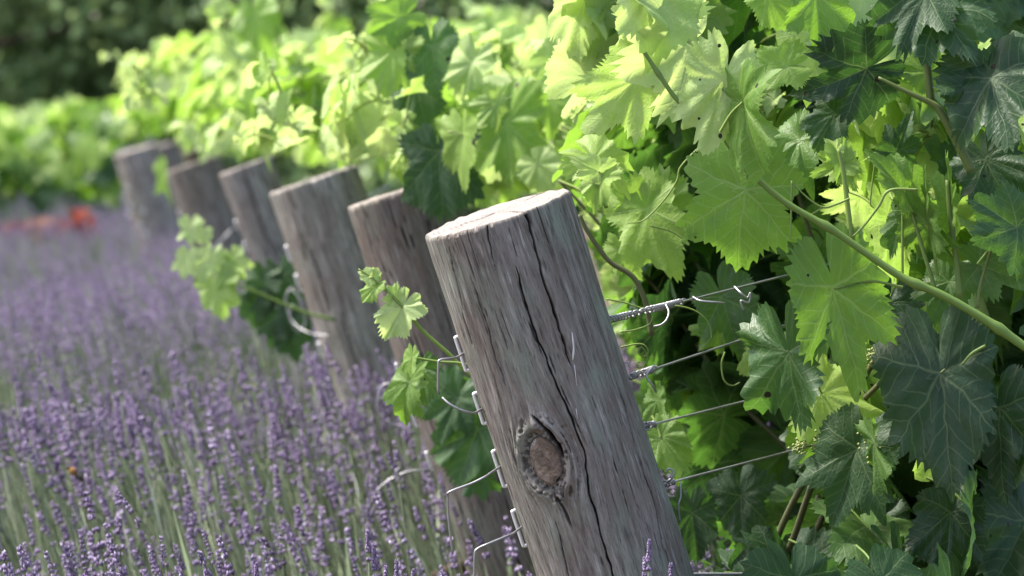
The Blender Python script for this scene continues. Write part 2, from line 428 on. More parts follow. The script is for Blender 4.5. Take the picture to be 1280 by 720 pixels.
# ================================================================== POSTS
def build_post(px, py, W, d, slope, lean, label, res, cracks=(), knot=None, streaks=(), mat=None, name='wooden_post'):
    """Round wooden post; (px,py) centre of its top, W its width in photo pixels at depth d."""
    top = P(px, py, d); R = W / 2 * d / F
    a = nrm(-slope * RT + UP - lean * FW)
    f = -FW - a * (-FW @ a); f = nrm(f); r = np.cross(a, f)          # front (to camera) and right
    if r @ RT < 0: r = -r
    length = (top[2] + .12) / a[2]
    base = top - a * (top[2] / a[2])
    nf, nb, nh, nlow = res
    ph = np.concatenate([np.linspace(-1.75, 1.75, nf, endpoint=False), np.linspace(1.75, 2 * math.pi - 1.75, nb, endpoint=False)])
    vis = .50 if d < 4.5 else .62
    hh = np.concatenate([np.linspace(0, vis, nh, endpoint=False), np.linspace(vis, length, nlow)])
    PH, H = np.meshgrid(ph, hh)
    A = PH * R
    u = np.array([slope, 1]) / math.hypot(slope, 1); v = np.array([u[1], -u[0]])
    def conv(p):
        dp = np.array([p[0] - px, p[1] - py]); w = np.clip(dp @ v / (W / 2), -.995, .995)
        return R * math.asin(w), dp @ u * d / F
    gx = A.copy(); gy = H.copy(); kn = np.zeros_like(A); disp = np.zeros_like(A); crack = np.zeros_like(A)
    seed = d * 37.7
    if knot:
        kx, ky = conv(knot[0]); ka, kb = knot[1] * d / F, knot[2] * d / F
        wob = .12 * (noise2(A * 90 + seed, H * 90) - .5)
        X = (A - kx) / ka; Y = (H - ky) / kb; r2 = X * X + Y * Y + wob; rr = np.sqrt(np.maximum(r2, 1e-4))
        out = r2 > 1
        r2w = np.maximum(r2 / 1.9, 1); psi = np.where(out, X * (1 - .96 / r2w), 0)
        gx = np.where(out, kx + ka * (psi + .55 * np.sign(X) * np.exp(-(rr - 1) * .9)), .4 + rr * .014 + .005 * noise2(A * 160, H * 160))
        gy = np.where(out, H, np.arctan2(X, Y) * .03 + .010 * noise2(A * 260 + 8, H * 260))
        kn = np.clip((1.12 - rr) / .15, 0, 1)
        # brown stained wood to the right of the knot
        st = np.exp(-(((A - kx - 1.9 * ka) / (1.15 * ka)) ** 2 + ((H - ky + .3 * kb) / (1.0 * kb)) ** 2))
        kn = np.maximum(kn, .55 * np.clip(st * 1.5 - .25, 0, 1) * (noise2(gx * 300, gy * 20) * .9 + .3))
        ring = np.exp(-((rr - 1.12) / .13) ** 2)
        jag = noise2(A * 500 + 3, H * 500) 
        disp += -.0042 * ring * (.45 + jag) + .0030 * np.exp(-((rr - 1.5) / .35) ** 2) - .0020 * (rr < 1) * (1 - rr * .6) + .0012 * (rr < 1) * (noise2(A * 420, H * 420 + 4) - .5)
        halo = np.exp(-((rr - 1.55) / .55) ** 2)
        disp += halo * .0034 * (noise2(gx * 420 + 9, gy * 60) - .5)
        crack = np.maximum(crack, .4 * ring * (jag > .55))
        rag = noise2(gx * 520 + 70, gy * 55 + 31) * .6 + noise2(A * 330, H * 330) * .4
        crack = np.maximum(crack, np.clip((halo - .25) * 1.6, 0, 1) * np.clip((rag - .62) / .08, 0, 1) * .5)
        disp -= halo * .0022 * np.clip((rag - .58) / .08, 0, 1)
    g1 = noise2(gx * 70 + seed, gy * 6 + seed); g2 = noise2(gx * 230 + seed, gy * 14); g3 = noise2(gx * 600, gy * 40 + seed)
    fade = 1.0
    disp += .0014 * (g1 - .5) + .0010 * (g2 - .5) + .0006 * (g3 - .5)
    chk = noise2(gx * 380 + 17, gy * 11 + seed) * .75 + noise2(gx * 900, gy * 60) * .25
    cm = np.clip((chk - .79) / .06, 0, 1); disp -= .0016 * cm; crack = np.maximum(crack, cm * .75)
    disp += R * .045 * (noise2(PH * .9 + seed, H * 5 + 3) - .5)
    for (pts, wpx, dep) in cracks:
        q = np.array([conv(p) for p in pts])
        ar = np.interp(H, q[:, 1], q[:, 0]); ins = (H >= q[0, 1] - .002) & (H <= q[-1, 1])
        ar = ar + .0016 * (noise2(H * 120 + wpx, H * 0 + seed) - .5) + .003 * (noise2(H * 30 + wpx, H * 0 + 5) - .5)
        endf = np.clip((q[-1, 1] - H) / .03, 0, 1)
        if q[0, 1] > .01: endf = endf * np.clip((H - q[0, 1]) / .02, 0, 1)
        wd = wpx * .42 * d / F * (.3 + .7 * endf) * (.55 + .9 * noise2(H * 160, H * 0 + wpx * 3))
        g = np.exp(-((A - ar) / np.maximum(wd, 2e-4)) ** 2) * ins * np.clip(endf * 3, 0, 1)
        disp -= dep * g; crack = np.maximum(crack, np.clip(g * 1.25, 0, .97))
    pale = np.zeros_like(A)
    rim = np.clip(1 - H / .004, 0, 1)
    rad = R + disp - .0014 * rim ** 2 - .004 * rim * (noise2(PH * 14 + seed, PH * 0 + 2.0) > .80)
    jagtop = .0020 * (noise2(PH * 9 + seed, PH * 0) - .5) * np.clip(1 - H / .02, 0, 1)
    C = top[None, None, :] - a * (H + jagtop)[..., None] + rad[..., None] * (np.cos(PH)[..., None] * f + np.sin(PH)[..., None] * r)
    n = len(ph); m = len(hh)
    idx = np.arange(m * n).reshape(m, n)
    Q = np.stack([idx[:-1], np.roll(idx[:-1], -1, 1), np.roll(idx[1:], -1, 1), idx[1:]], -1).reshape(-1, 4)
    V = C.reshape(-1, 3)
    grain = np.stack([gx, gy, np.full_like(gx, seed)], -1).reshape(-1, 3)
    # top face: concentric rings with radial checks
    fr = [.985, .93, .8, .6, .4, .2, .05]
    TV = []; TG = []; TC = []
    for q in fr:
        rd = rad[0] * q
        rc = np.zeros(n)
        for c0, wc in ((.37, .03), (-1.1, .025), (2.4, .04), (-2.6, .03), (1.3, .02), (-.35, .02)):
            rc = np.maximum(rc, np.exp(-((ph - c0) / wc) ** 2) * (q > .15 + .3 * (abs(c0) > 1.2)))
        dz = .002 * (noise2(np.cos(ph) * q * 6 + seed, np.sin(ph) * q * 6) - .5) - .006 * rc - jagtop[0]
        pt = top + rd[:, None] * (np.cos(ph)[:, None] * f + np.sin(ph)[:, None] * r) + dz[:, None] * a
        TV.append(pt); TG.append(np.stack([rd * np.cos(ph), rd * np.sin(ph), np.zeros(n)], -1)); TC.append(rc)
    k0 = len(V); rings = [idx[0]] + [k0 + i * n + np.arange(n) for i in range(len(fr))]
    TQ = np.concatenate([np.stack([rings[i + 1], np.roll(rings[i + 1], -1), np.roll(rings[i], -1), rings[i]], -1) for i in range(len(fr))])
    ctr = k0 + len(fr) * n
    TT = np.stack([np.full(n, ctr), np.roll(rings[-1], -1), rings[-1]], -1)
    V = np.vstack([V] + TV + [top[None]])
    grain = np.vstack([grain] + TG + [np.zeros((1, 3))])
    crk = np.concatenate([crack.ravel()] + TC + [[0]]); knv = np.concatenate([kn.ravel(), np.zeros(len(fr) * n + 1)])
    acc = Acc(); acc.add(V, np.vstack([Q, TQ]), TT, mat=0)
    acc.QM = [np.concatenate([np.zeros(len(Q)), np.ones(len(TQ))])]; acc.TM = [np.ones(len(TT))]
    root = thing(name, base, label, 'post', 'leaning end posts of the vine rows')
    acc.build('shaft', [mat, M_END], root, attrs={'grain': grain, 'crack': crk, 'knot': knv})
    ctx = dict(top=top, a=a, f=f, r=r, R=R, root=root, px=px, py=py, W=W, d=d, u=u, v=v)
    return ctx

def on_post(c, p, lift=0.0):
    """Point of the post surface seen at photo pixel p."""
    dp = np.array([p[0] - c['px'], p[1] - c['py']]); w = np.clip(dp @ c['v'] / (c['W'] / 2), -1.02, 1.02)
    s = dp @ c['u'] * c['d'] / F
    ph = math.asin(np.clip(w, -1, 1))
    return c['top'] - c['a'] * s + (c['R'] * max(1, abs(w)) + lift) * (math.cos(ph) * c['f'] + math.sin(ph) * c['r'])

WOOD = [mat_wood("weathered_wood", .16, .95, 1.33), mat_wood("weathered_wood_brown", .35, .8, 1.05), mat_wood("weathered_wood_pale", .2, .5, 1.75),
        mat_wood("weathered_wood_purple", .0, .1, 1.45), mat_wood("weathered_wood_dull", .3, .4, 1.2)]

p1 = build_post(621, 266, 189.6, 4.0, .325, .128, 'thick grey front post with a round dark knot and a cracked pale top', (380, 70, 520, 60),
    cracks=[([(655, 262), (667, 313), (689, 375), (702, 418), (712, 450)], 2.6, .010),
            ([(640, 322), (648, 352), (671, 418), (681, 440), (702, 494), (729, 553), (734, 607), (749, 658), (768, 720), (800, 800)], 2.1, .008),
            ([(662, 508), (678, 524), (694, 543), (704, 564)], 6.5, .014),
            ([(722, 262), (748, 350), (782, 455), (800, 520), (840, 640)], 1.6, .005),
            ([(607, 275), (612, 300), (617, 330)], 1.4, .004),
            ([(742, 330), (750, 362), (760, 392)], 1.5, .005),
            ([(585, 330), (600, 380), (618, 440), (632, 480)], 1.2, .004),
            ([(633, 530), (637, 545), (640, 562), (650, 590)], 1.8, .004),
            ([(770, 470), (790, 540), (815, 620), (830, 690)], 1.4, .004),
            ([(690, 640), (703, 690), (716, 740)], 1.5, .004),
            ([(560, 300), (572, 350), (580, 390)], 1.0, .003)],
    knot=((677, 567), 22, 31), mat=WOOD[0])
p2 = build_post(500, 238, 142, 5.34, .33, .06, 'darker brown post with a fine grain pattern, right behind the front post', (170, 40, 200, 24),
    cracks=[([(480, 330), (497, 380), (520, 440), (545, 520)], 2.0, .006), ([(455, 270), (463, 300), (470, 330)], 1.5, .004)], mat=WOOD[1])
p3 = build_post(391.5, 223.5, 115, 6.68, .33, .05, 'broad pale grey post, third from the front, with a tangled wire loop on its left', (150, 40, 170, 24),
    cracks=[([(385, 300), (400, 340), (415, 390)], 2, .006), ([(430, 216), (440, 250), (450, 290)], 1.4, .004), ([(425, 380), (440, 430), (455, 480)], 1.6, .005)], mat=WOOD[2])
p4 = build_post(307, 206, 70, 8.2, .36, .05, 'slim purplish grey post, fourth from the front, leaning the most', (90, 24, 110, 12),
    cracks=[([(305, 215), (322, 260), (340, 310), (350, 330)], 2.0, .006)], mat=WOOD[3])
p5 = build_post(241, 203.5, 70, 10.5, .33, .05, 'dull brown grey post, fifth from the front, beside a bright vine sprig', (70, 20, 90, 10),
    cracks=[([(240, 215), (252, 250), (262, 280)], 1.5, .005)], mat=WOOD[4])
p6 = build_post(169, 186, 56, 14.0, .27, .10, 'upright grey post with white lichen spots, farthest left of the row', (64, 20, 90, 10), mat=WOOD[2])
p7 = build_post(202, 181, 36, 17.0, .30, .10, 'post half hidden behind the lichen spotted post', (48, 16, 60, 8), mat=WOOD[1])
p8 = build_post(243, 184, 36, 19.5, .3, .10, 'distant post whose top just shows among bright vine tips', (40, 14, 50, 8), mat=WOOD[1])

# lichen patches of post 6
M_LICH = mat_plain("lichen", (.55, .55, .50), .9, .1)
for (x, y) in ((161, 234), (166, 257), (163, 268), (177, 279), (170, 291), (182, 262), (175, 300), (185, 290), (159, 247), (172, 312)):
    c = on_post(p6, (x, y), .002); k = 9
    ang = np.arange(k) / k * 2 * math.pi; rr = (.006 + .006 * RNG.random()) * (1 + .4 * RNG.random(k))
    ring = c + rr[:, None] * (np.cos(ang)[:, None] * p6['r'] + np.sin(ang)[:, None] * p6['a'])
    acc = Acc(); acc.add(np.vstack([ring - p6['f'] * .004, c + p6['f'] * .002]), T=[(k, j, (j + 1) % k) for j in range(k)])
    acc.build('lichen', M_LICH, p6['root'])

# resin streaks on post 1
M_RESIN = mat_plain("resin", (.62, .56, .53), .5, .4, 0, .2, 200)
for seg in ([(711, 406), (713, 425), (712, 440)], [(714, 446), (717, 472)], [(716, 500), (718, 512)]):
    pts = spline([on_post(p1, q, .0004) for q in seg], 8); v, q, t = tube(pts, [.0004, .0012, .0009, .0013, .0004], 5)
    acc = Acc(); acc.add(v, q, t); acc.build('resin_streak', M_RESIN, p1['root'])

def staple(c, A, B, r=.0018):
    a, b = on_post(c, A, .0010), on_post(c, B, .0010)
    ci, cj = on_post(c, A, -.008), on_post(c, B, -.008)
    acc = Acc(); v, q, t = tube(spline([ci, a * .9 + ci * .1, a * .93 + b * .07, a * .5 + b * .5, b * .93 + a * .07, b * .9 + cj * .1, cj], 5), r, 7)
    acc.add(v, q, t); return acc.build('staple', M_STAPLE, c['root'])
for A, B in (((566, 424), (573.5, 468)), ((587.5, 496), (597, 535)), ((606.5, 571), (620, 616)), ((632.5, 647), (648.5, 691))): staple(p1, A, B)
for A, B in (((494, 456), (500, 478)), ((514, 514), (520, 534)), ((533, 567), (540, 588))): staple(p2, A, B)
for A, B in (((352, 310), (357, 328)), ((365, 346), (371, 366)), ((391, 432), (395, 448))): staple(p3, A, B, .002)
for A, B in (((286, 279), (290, 290)), ((296, 308), (299, 318))): staple(p4, A, B, .002)
for A, B in (((219, 265), (223, 277)), ((225, 285), (228, 296))): staple(p5, A, B, .002)

# ================================================================== TRELLIS WIRES
def wire(label, start, end, wrap, bent, post, ext=2.6, extra=(), r=.00115):
    """start/end: (px,py,d) of the taut strand; wrap: length in metres twisted back on itself; bent: loose end by the staple."""
    s, e = P(*start), P(*end); dr = nrm(e - s)
    root = thing('trellis_wire', s, label, 'wire', 'trellis wires tied to the end posts')
    # strand, with a slack sag, continuing along the row
    L = np.linalg.norm(e - s) + ext
    t = np.linspace(0, 1, 40); pts = s + dr * (t * L)[:, None] - np.array([0, 0, .012]) * (4 * t * (1 - t))[:, None]
    # the strand goes round the back of the post to its left edge
    back = []
    if bent:
        b0 = P(*bent[0])
        c = post
        for q in (.15, .5, .85):
            pos = s * (1 - q) + b0 * q; rel = pos - c['top']; ax = c['top'] + c['a'] * (rel @ c['a']); out = nrm(pos - ax - c['f'] * .09)
            back.append(ax + nrm(out - c['f'] * .6) * (c['R'] + .002))
        back = [b0] + back[::-1]
    path = np.vstack([spline(np.array(back + [s]), 6)[:-1], pts]) if back else pts
    acc = Acc(); acc.add(*tube(path, r, 7)[:2]); acc.build('strand', M_STEEL, root)
    u = nrm(np.cross(dr, [0, 0, 1])); w = np.cross(dr, u)
    if wrap:
        acc = Acc(); n = int(wrap / .00036); tt = np.linspace(0, 1, n)
        ang = tt * wrap / .0066 * 2 * math.pi * (1 + .15 * np.sin(tt * 9)); rad = .0024 + .0009 * noise2(tt * 40 + start[1], tt * 0)
        hp = s + dr * (tt * wrap)[:, None] + rad[:, None] * (np.cos(ang)[:, None] * u + np.sin(ang)[:, None] * w)
        sag = (tt * wrap) / L
        hp -= np.array([0, 0, .012]) * (4 * sag * (1 - sag))[:, None]
        acc.add(*tube(hp, r * .88, 6)[:2]); acc.build('twist', M_STEEL, root)
    if bent and len(bent) > 1:
        acc = Acc(); acc.add(*tube(spline([P(*q) for q in bent], 7), r, 7)); acc.build('bent_end', M_STEEL, root)
    for ex in extra:
        acc = Acc(); acc.add(*tube(spline([P(*q) for q in ex], 7), r * .9, 6)); acc.build('loose_end', M_STEEL, root)
    return root

wire('topmost wire on the front post, twisted back along half its length', (760, 400, 4.03), (965, 343, 4.33), .165, [(570, 447, 3.995), (563, 448, 3.98), (550, 450, 3.975), (548, 458, 3.975), (547.5, 492, 3.98)], p1,
     extra=([(832, 380, 4.10), (836, 390, 4.09), (833, 400, 4.085), (826, 406, 4.085), (817, 408, 4.09)], [(866, 371, 4.14), (876, 376, 4.13), (898, 378, 4.13), (905, 379, 4.14)],
            [(918, 358, 4.22), (926, 366, 4.21), (934, 372, 4.21), (938, 366, 4.21), (936, 378, 4.21), (926, 376, 4.21), (930, 388, 4.21)]))
wire('second wire down on the front post, with a short twist', (788, 471, 4.04), (960, 408, 4.32), .055, [(594, 516, 4.0), (588, 516, 3.985), (575, 512, 3.98), (562, 505, 3.98), (553, 497, 3.985)], p1,
     extra=([(806, 467, 4.05), (816, 458, 4.045), (808, 470, 4.04), (816, 482, 4.04), (820, 490, 4.05)], [(790, 474, 4.03), (783, 466, 4.03), (779, 456, 4.03), (784, 453, 4.03), (788, 460, 4.03)]))
wire('third wire down on the front post, ending in tight coils', (805, 533, 4.05), (945, 493, 4.3), .028, [(612, 592, 4.0), (608, 595, 3.985), (590, 604, 3.98), (562, 615, 3.975), (560, 622, 3.98), (561, 650, 3.985), (566, 692, 3.99)], p1,
     extra=([(812, 531, 4.05), (806, 528, 4.045), (803, 536, 4.045), (812, 537, 4.05)],))
wire('lowest taut wire on the front post, hooked into a small loop', (830, 605, 4.06), (1030, 547, 4.36), .02, [(640, 668, 4.0), (634, 670, 3.985), (612, 679, 3.975), (597, 686, 3.975), (593.5, 694, 3.975), (593, 730, 3.98)], p1,
     extra=([(834, 603, 4.05), (840, 598, 4.045), (842, 589, 4.045), (836, 586, 4.045), (832, 591, 4.045)], [(850, 602, 4.05), (851, 620, 4.05), (848, 632, 4.05), (850, 652, 4.055)]))
wire('wire tied low on the brown second post, sticking out over the lavender', (640, 545, 5.37), (700, 520, 5.6), 0, [(538, 584, 5.33), (532, 587, 5.32), (508, 590, 5.32), (482, 603, 5.32), (466, 622, 5.32), (457, 650, 5.33)], p2, 1.0)
wire('wire tied in the middle of the brown second post beside hanging leaves', (610, 445, 5.37), (680, 420, 5.6), 0, [(500, 476, 5.33), (493, 478, 5.32), (478, 482, 5.32), (472, 500, 5.32), (474, 518, 5.32), (490, 530, 5.32), (520, 541, 5.32)], p2, 1.0)
wire('tangled wire on the left edge of the broad pale post', (470, 330, 6.7), (520, 312, 6.9), 0, [(370, 358, 6.66), (362, 362, 6.64), (357, 376, 6.64), (366, 402, 6.63), (386, 416, 6.6), (412, 420, 6.58)], p3, 1.0,
     extra=([(366, 362, 6.63), (378, 380, 6.62), (381, 405, 6.62), (372, 414, 6.62), (362, 398, 6.62), (366, 380, 6.62)], [(394, 440, 6.62), (388, 450, 6.62), (378, 446, 6.62), (372, 470, 6.62)]), r=.0014)
wire('wire tied to the slim purplish post', (345, 285, 8.22), (380, 272, 8.5), 0, [(289, 287, 8.17), (282, 295, 8.16), (274, 304, 8.16), (266, 314, 8.16)], p4, 1.0, r=.0016)

# drip pipe low beside the front post
a_ = P(866, 718, 4.12); b_ = P(1078, 717, 4.42); dr = nrm(b_ - a_)
acc = Acc(); acc.add(*tube([a_ - dr * .05, a_, b_, b_ + dr * 1.6], .0017, 8))
tag(acc.build('irrigation_line', M_GREY), 'thin grey level line below the wires, to the right of the front post', 'pipe')

# ================================================================== VINES
ALL = []          # every leaf, for choosing those that show
KEEP = [(-60, 292), (135, 292), (138, 186), (215, 176), (275, 192), (340, 192), (450, 204), (533, 222), (546, 262), (712, 234), (730, 270), (790, 460), (895, 790), (895, 1300), (-400, 1300), (-400, 292)]
def in_poly(x, y, poly=KEEP):
    ins = False; n = len(poly)
    for i in range(n):
        x1, y1 = poly[i]; x2, y2 = poly[(i + 1) % n]
        if (y1 > y) != (y2 > y) and x < (x2 - x1) * (y - y1) / (y2 - y1) + x1: ins = not ins
    return ins

def allowed(p, size, tip, crop=True):
    """Vines are trimmed back from the posts, the wires' tied ends and the lavender strip."""
    c = p + tip * size * .35
    x, y, d = proj(c); s = size * .5 * F / d
    if not (-260 < x < 1620 and -330 < y < 1100): return False
    if d < 3.93: return False
    if d < 5.0 and x < 722 and y < 300: return False
    if x < 222 and y > 140 and d < 18.6: return False
    if in_poly(x, y) or in_poly(x - s * .7, y + s * .4) or in_poly(x - s * .3, y + s * .8): return False
    if 745 < x < 1040 and 300 < y < 735 and d < 4.50 + .0006 * (985 - x): return False
    if crop and 860 < x < 1330 and -40 < y < 640 and d < 4.13: return False
    return True

class Vine:
    def __init__(s, label, base, lod, group='grapevines in the vineyard rows'):
        s.root = thing('grapevine', base, label, 'grapevine', group)
        s.base = np.array(base, float); s.leaves = []; s.canes = []; s.lod = lod; s.tend = []; s.young = False
    def leaf(s, L):
        if s.young and not L.get('hero'):          # sunlit brightness put into leaf tone, high at the open row end
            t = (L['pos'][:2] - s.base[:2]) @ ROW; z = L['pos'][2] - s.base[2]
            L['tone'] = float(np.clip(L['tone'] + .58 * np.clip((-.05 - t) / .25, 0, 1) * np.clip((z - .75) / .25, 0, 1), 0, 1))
        L['vine'] = s; s.leaves.append(L); ALL.append(L)

def grow(v, center, axis, half, width, top, n_shoots, fill, rng, slope=.12, low=.35, tones=(.18, .92), crop=True, bright=0.0, zs=1.0, ls=1.0):
    ax = np.array([axis[0], axis[1], 0.0]); lat = np.array([axis[1], -axis[0], 0.0])
    gz = lambda t: slope * t
    b = np.array([center[0], center[1], v.base[2]])
    # trunk and cordon
    acc = Acc()
    tp = [b + ax * .0, b + ax * .02 + lat * .015 + [0, 0, .22], b - ax * .02 + lat * -.01 + [0, 0, .45], b + ax * .01 + [0, 0, .66]]
    acc.add(*tube(spline(tp, 6), [.034, .026, .022, .026], 9))
    for sg in (-1, 1):
        acc.add(*tube(spline([tp[-1], tp[-1] + ax * sg * .12 + [0, 0, .05], tp[-1] + ax * sg * half * .6 + [0, 0, .06 + gz(sg * half * .6)], tp[-1] + ax * sg * half * .95 + [0, 0, .05 + gz(sg * half)]], 5), [.022, .017, .012], 8))
    v.trunk = acc.build('trunk', M_BARK, v.root)
    H = top - .7
    for k in range(n_shoots):
        t = rng.uniform(-half, half); sgn = rng.choice([-1, 1])
        p = b + ax * t + [0, 0, .68 + gz(t)]
        dirn = nrm(ax * rng.normal(0, .25) + lat * sgn * rng.uniform(.05, .55) + [0, 0, 1.0])
        length = H * rng.uniform(.75, 1.22) * zs
        step = .058; n = max(6, int(length / step)); pts = [p]; droop = rng.uniform(.0, .06)
        for i in range(n):
            f = i / n
            dirn = nrm(dirn + rng.normal(0, .10, 3) + np.array([0, 0, .05]) - np.array([0, 0, 1]) * droop * f * 3 + lat * sgn * .03)
            p = p + dirn * step; pts.append(p)
        pts = np.array(pts); q = 0
        okc = True
        for i in range(2, len(pts)):
            f = i / len(pts)
            out = lat * ((pts[i] - b) @ lat) / max(width, .1)
            sd = 1 if i % 2 else -1
            side = nrm(np.cross(dirn, out + lat * 1e-3)) * sd
            size = (.115 - .075 * f ** 2.2) * rng.uniform(.8, 1.15) * (.5 if f > .93 else 1) * ls
            nn = nrm(out * 1.0 + lat * sgn * .25 + np.array([0, 0, .55]) + rng.normal(0, .42, 3))
            tip = nrm(np.array([0, 0, -.75]) + out * .55 + side * .5 + rng.normal(0, .35, 3))
            pos = pts[i] + nrm(side + out * .6 + rng.normal(0, .3, 3)) * rng.uniform(.03, .08) * (1 - .6 * f)
            x, y, n_ = frame(nn, tip)
            if not allowed(pos, size, y, crop): continue
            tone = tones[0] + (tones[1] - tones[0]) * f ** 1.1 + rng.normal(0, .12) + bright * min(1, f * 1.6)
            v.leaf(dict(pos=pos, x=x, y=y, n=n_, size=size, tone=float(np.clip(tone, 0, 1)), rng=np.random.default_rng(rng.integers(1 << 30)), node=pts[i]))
        for q in range(5):
            nn = nrm(rng.normal(0, 1, 3) + np.array([0, -.4, .6])); tip = nrm(rng.normal(0, .6, 3) + np.array([0, 0, .5]))
            x, y, n_ = frame(nn, tip); size = rng.uniform(.016, .036); pos = pts[-1] + rng.normal(0, .012, 3) - dirn * .02 * q
            if allowed(pos, size, y, crop):
                v.leaf(dict(pos=pos, x=x, y=y, n=n_, size=size, tone=float(np.clip(rng.normal(.96, .06), 0, 1)), rng=np.random.default_rng(rng.integers(1 << 30)), node=pts[-1], fold=.6, wf=.75))
        if v.lod < 2 and len(v.tend) < 14 and len(pts) > 8:
            i = rng.integers(len(pts) // 2, len(pts) - 1); q0 = pts[i]; dv = nrm(lat * sgn + rng.normal(0, .6, 3) + [0, -.5, .2]); tp_ = [q0]
            sv = nrm(np.cross(dv, rng.normal(0, 1, 3)))
            for m in range(1, 5): tp_.append(q0 + dv * .022 * m + sv * .004 * m * m * .6 - np.array([0, 0, .0015]) * m * m)
            e0 = tp_[-1]; R0 = rng.uniform(.005, .009)
            for m in range(1, 10):
                a_2 = m * .85; tp_.append(e0 + sv * R0 * (1 - math.cos(a_2)) * (1 - m * .05) + dv * (R0 * math.sin(a_2) + .0012 * m))
            if all(allowed(q, .01, dv, False) for q in tp_): v.tend.append((np.array(tp_), .0009, .75))
        # cane drawn only where it keeps clear of posts
        good = [not in_poly(*proj(c)[:2]) and not (745 < proj(c)[0] < 985 and 300 < proj(c)[1] < 640 and proj(c)[2] < 4.45) for c in pts]
        run = []
        for c, gdd in zip(pts, good):
            if gdd: run.append(c)
            else: break
        if len(run) > 4 and not (v.young and len(run) < .8 * len(pts)): v.canes.append((np.array(run), [.0042, .0030, .0016], rng.uniform(.18, .5)))
    for k in range(fill):
        t = rng.uniform(-half, half); sgn = rng.choice([-1, 1]); l = sgn * width * rng.uniform(.55, 1.0); z = rng.uniform(low, top - .02)
        bul = 1 - .45 * max(0, (z - .8) / max(.1, top - .8)) ** 2
        pos = b + ax * t + lat * l * bul + [0, 0, z + gz(t)]
        out = lat * sgn
        if abs(t) > half * .8: out = nrm(out + ax * np.sign(t) * .6)
        nn = nrm(out + np.array([0, 0, .5]) + rng.normal(0, .4, 3)); tip = nrm(np.array([0, 0, -.9]) + out * .3 + rng.normal(0, .4, 3))
        x, y, n_ = frame(nn, tip); size = rng.uniform(.075, .125) * ls
        if not allowed(pos, size, y, crop): continue
        hz = (z - low) / (top - low)  # lower leaves darker: age, plus canopy shade put into their tone
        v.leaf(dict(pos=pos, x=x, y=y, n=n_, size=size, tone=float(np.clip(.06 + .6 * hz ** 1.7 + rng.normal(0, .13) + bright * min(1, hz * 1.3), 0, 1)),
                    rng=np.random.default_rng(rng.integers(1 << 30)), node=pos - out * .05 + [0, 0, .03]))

def row_pos(pc, t):
    q = pc['top'][:2] + ROW * t
    return q, float(ground_z(q[0], q[1]))

VINES = []
def make_vine(label, pc, t, lod, seed, **kw):
    q, z = row_pos(pc, t)
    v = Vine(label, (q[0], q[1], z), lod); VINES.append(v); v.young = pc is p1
    grow(v, q, ROW, kw.pop('half', .58), kw.pop('width', .34), kw.pop('top', 1.42) , kw.pop('n', 26), kw.pop('fill', 330), np.random.default_rng(seed), **kw)
    return v

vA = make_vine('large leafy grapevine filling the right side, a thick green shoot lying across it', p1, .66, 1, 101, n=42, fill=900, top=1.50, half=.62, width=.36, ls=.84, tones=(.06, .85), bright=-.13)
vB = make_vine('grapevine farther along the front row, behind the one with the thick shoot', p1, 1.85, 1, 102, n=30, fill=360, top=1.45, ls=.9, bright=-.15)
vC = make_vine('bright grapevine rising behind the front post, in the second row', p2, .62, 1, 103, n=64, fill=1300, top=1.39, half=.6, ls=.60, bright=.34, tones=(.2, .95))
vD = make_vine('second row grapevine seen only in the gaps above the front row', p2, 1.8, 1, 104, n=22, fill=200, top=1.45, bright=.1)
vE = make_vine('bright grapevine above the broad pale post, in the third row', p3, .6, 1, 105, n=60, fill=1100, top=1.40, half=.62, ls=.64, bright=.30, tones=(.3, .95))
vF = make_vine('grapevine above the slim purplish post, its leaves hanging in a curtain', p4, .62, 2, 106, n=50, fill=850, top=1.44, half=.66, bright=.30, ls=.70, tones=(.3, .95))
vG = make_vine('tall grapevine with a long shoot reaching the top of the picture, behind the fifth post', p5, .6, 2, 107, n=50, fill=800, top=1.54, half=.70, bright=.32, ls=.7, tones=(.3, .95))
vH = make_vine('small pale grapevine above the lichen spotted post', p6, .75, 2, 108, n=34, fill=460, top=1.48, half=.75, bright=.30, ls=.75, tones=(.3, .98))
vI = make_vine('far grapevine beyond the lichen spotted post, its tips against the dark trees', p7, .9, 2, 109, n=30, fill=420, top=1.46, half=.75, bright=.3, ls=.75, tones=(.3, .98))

def cross_vine(label, px, d, seed):
    c = P(px, 156, d); v = Vine(label, (c[0], c[1], 0.0), 2); VINES.append(v)
    grow(v, c[:2], (1.0, 0.05), .62, .32, 1.34, 22, 330, np.random.default_rng(seed), slope=0.0, crop=False, bright=.10, tones=(.25, .95), zs=.95)
cross_vine('grapevine at the left edge of the picture, beyond the lavender', -40, 19.2, 120)
cross_vine('bushy grapevine beyond the lavender, above the red flowers', 140, 19.0, 121)
cross_vine('pale green grapevine far behind the lichen spotted post', 330, 19.4, 122)

# ---- hand placed leaves of the near vines
def H(v, *a, **k): v.leaf(hero(*a, **k))
d = 3.98
H(vA, (932, 237), (918, 346), 4.0, .60, 12, -8, .10, .10, (948, 226), k=1.0, wf=1.0)
H(vA, (1042, 361), (1078, 500), 3.985, .56, -18, -5, .14, .05, (1128, 359), wf=.68)
H(vA, (985, 440), (1000, 550), 4.02, .34, 42, 0, .25, .1, (992, 425))
H(vA, (906, 98), (884, 190), 3.915, .95, 10, -12, .15, .1, (905, 150))
H(vA, (928, 128), (944, 226), 3.905, .62, 52, 0, .3, .1, (900, 165))
H(vA, (818, 30), (872, 82), 4.02, .97, 5, -10, .12, .1, (806, 66))
H(vA, (812, 24), (768, 62), 4.03, .98, -10, 5, .15, .2, (806, 66))
H(vA, (826, 20), (884, 12), 4.03, .97, 10, 0, .15, .1, (806, 66))
H(vA, (794, 100), (738, 168), 4.02, .90, -12, -5, .15, .15, (828, 110))
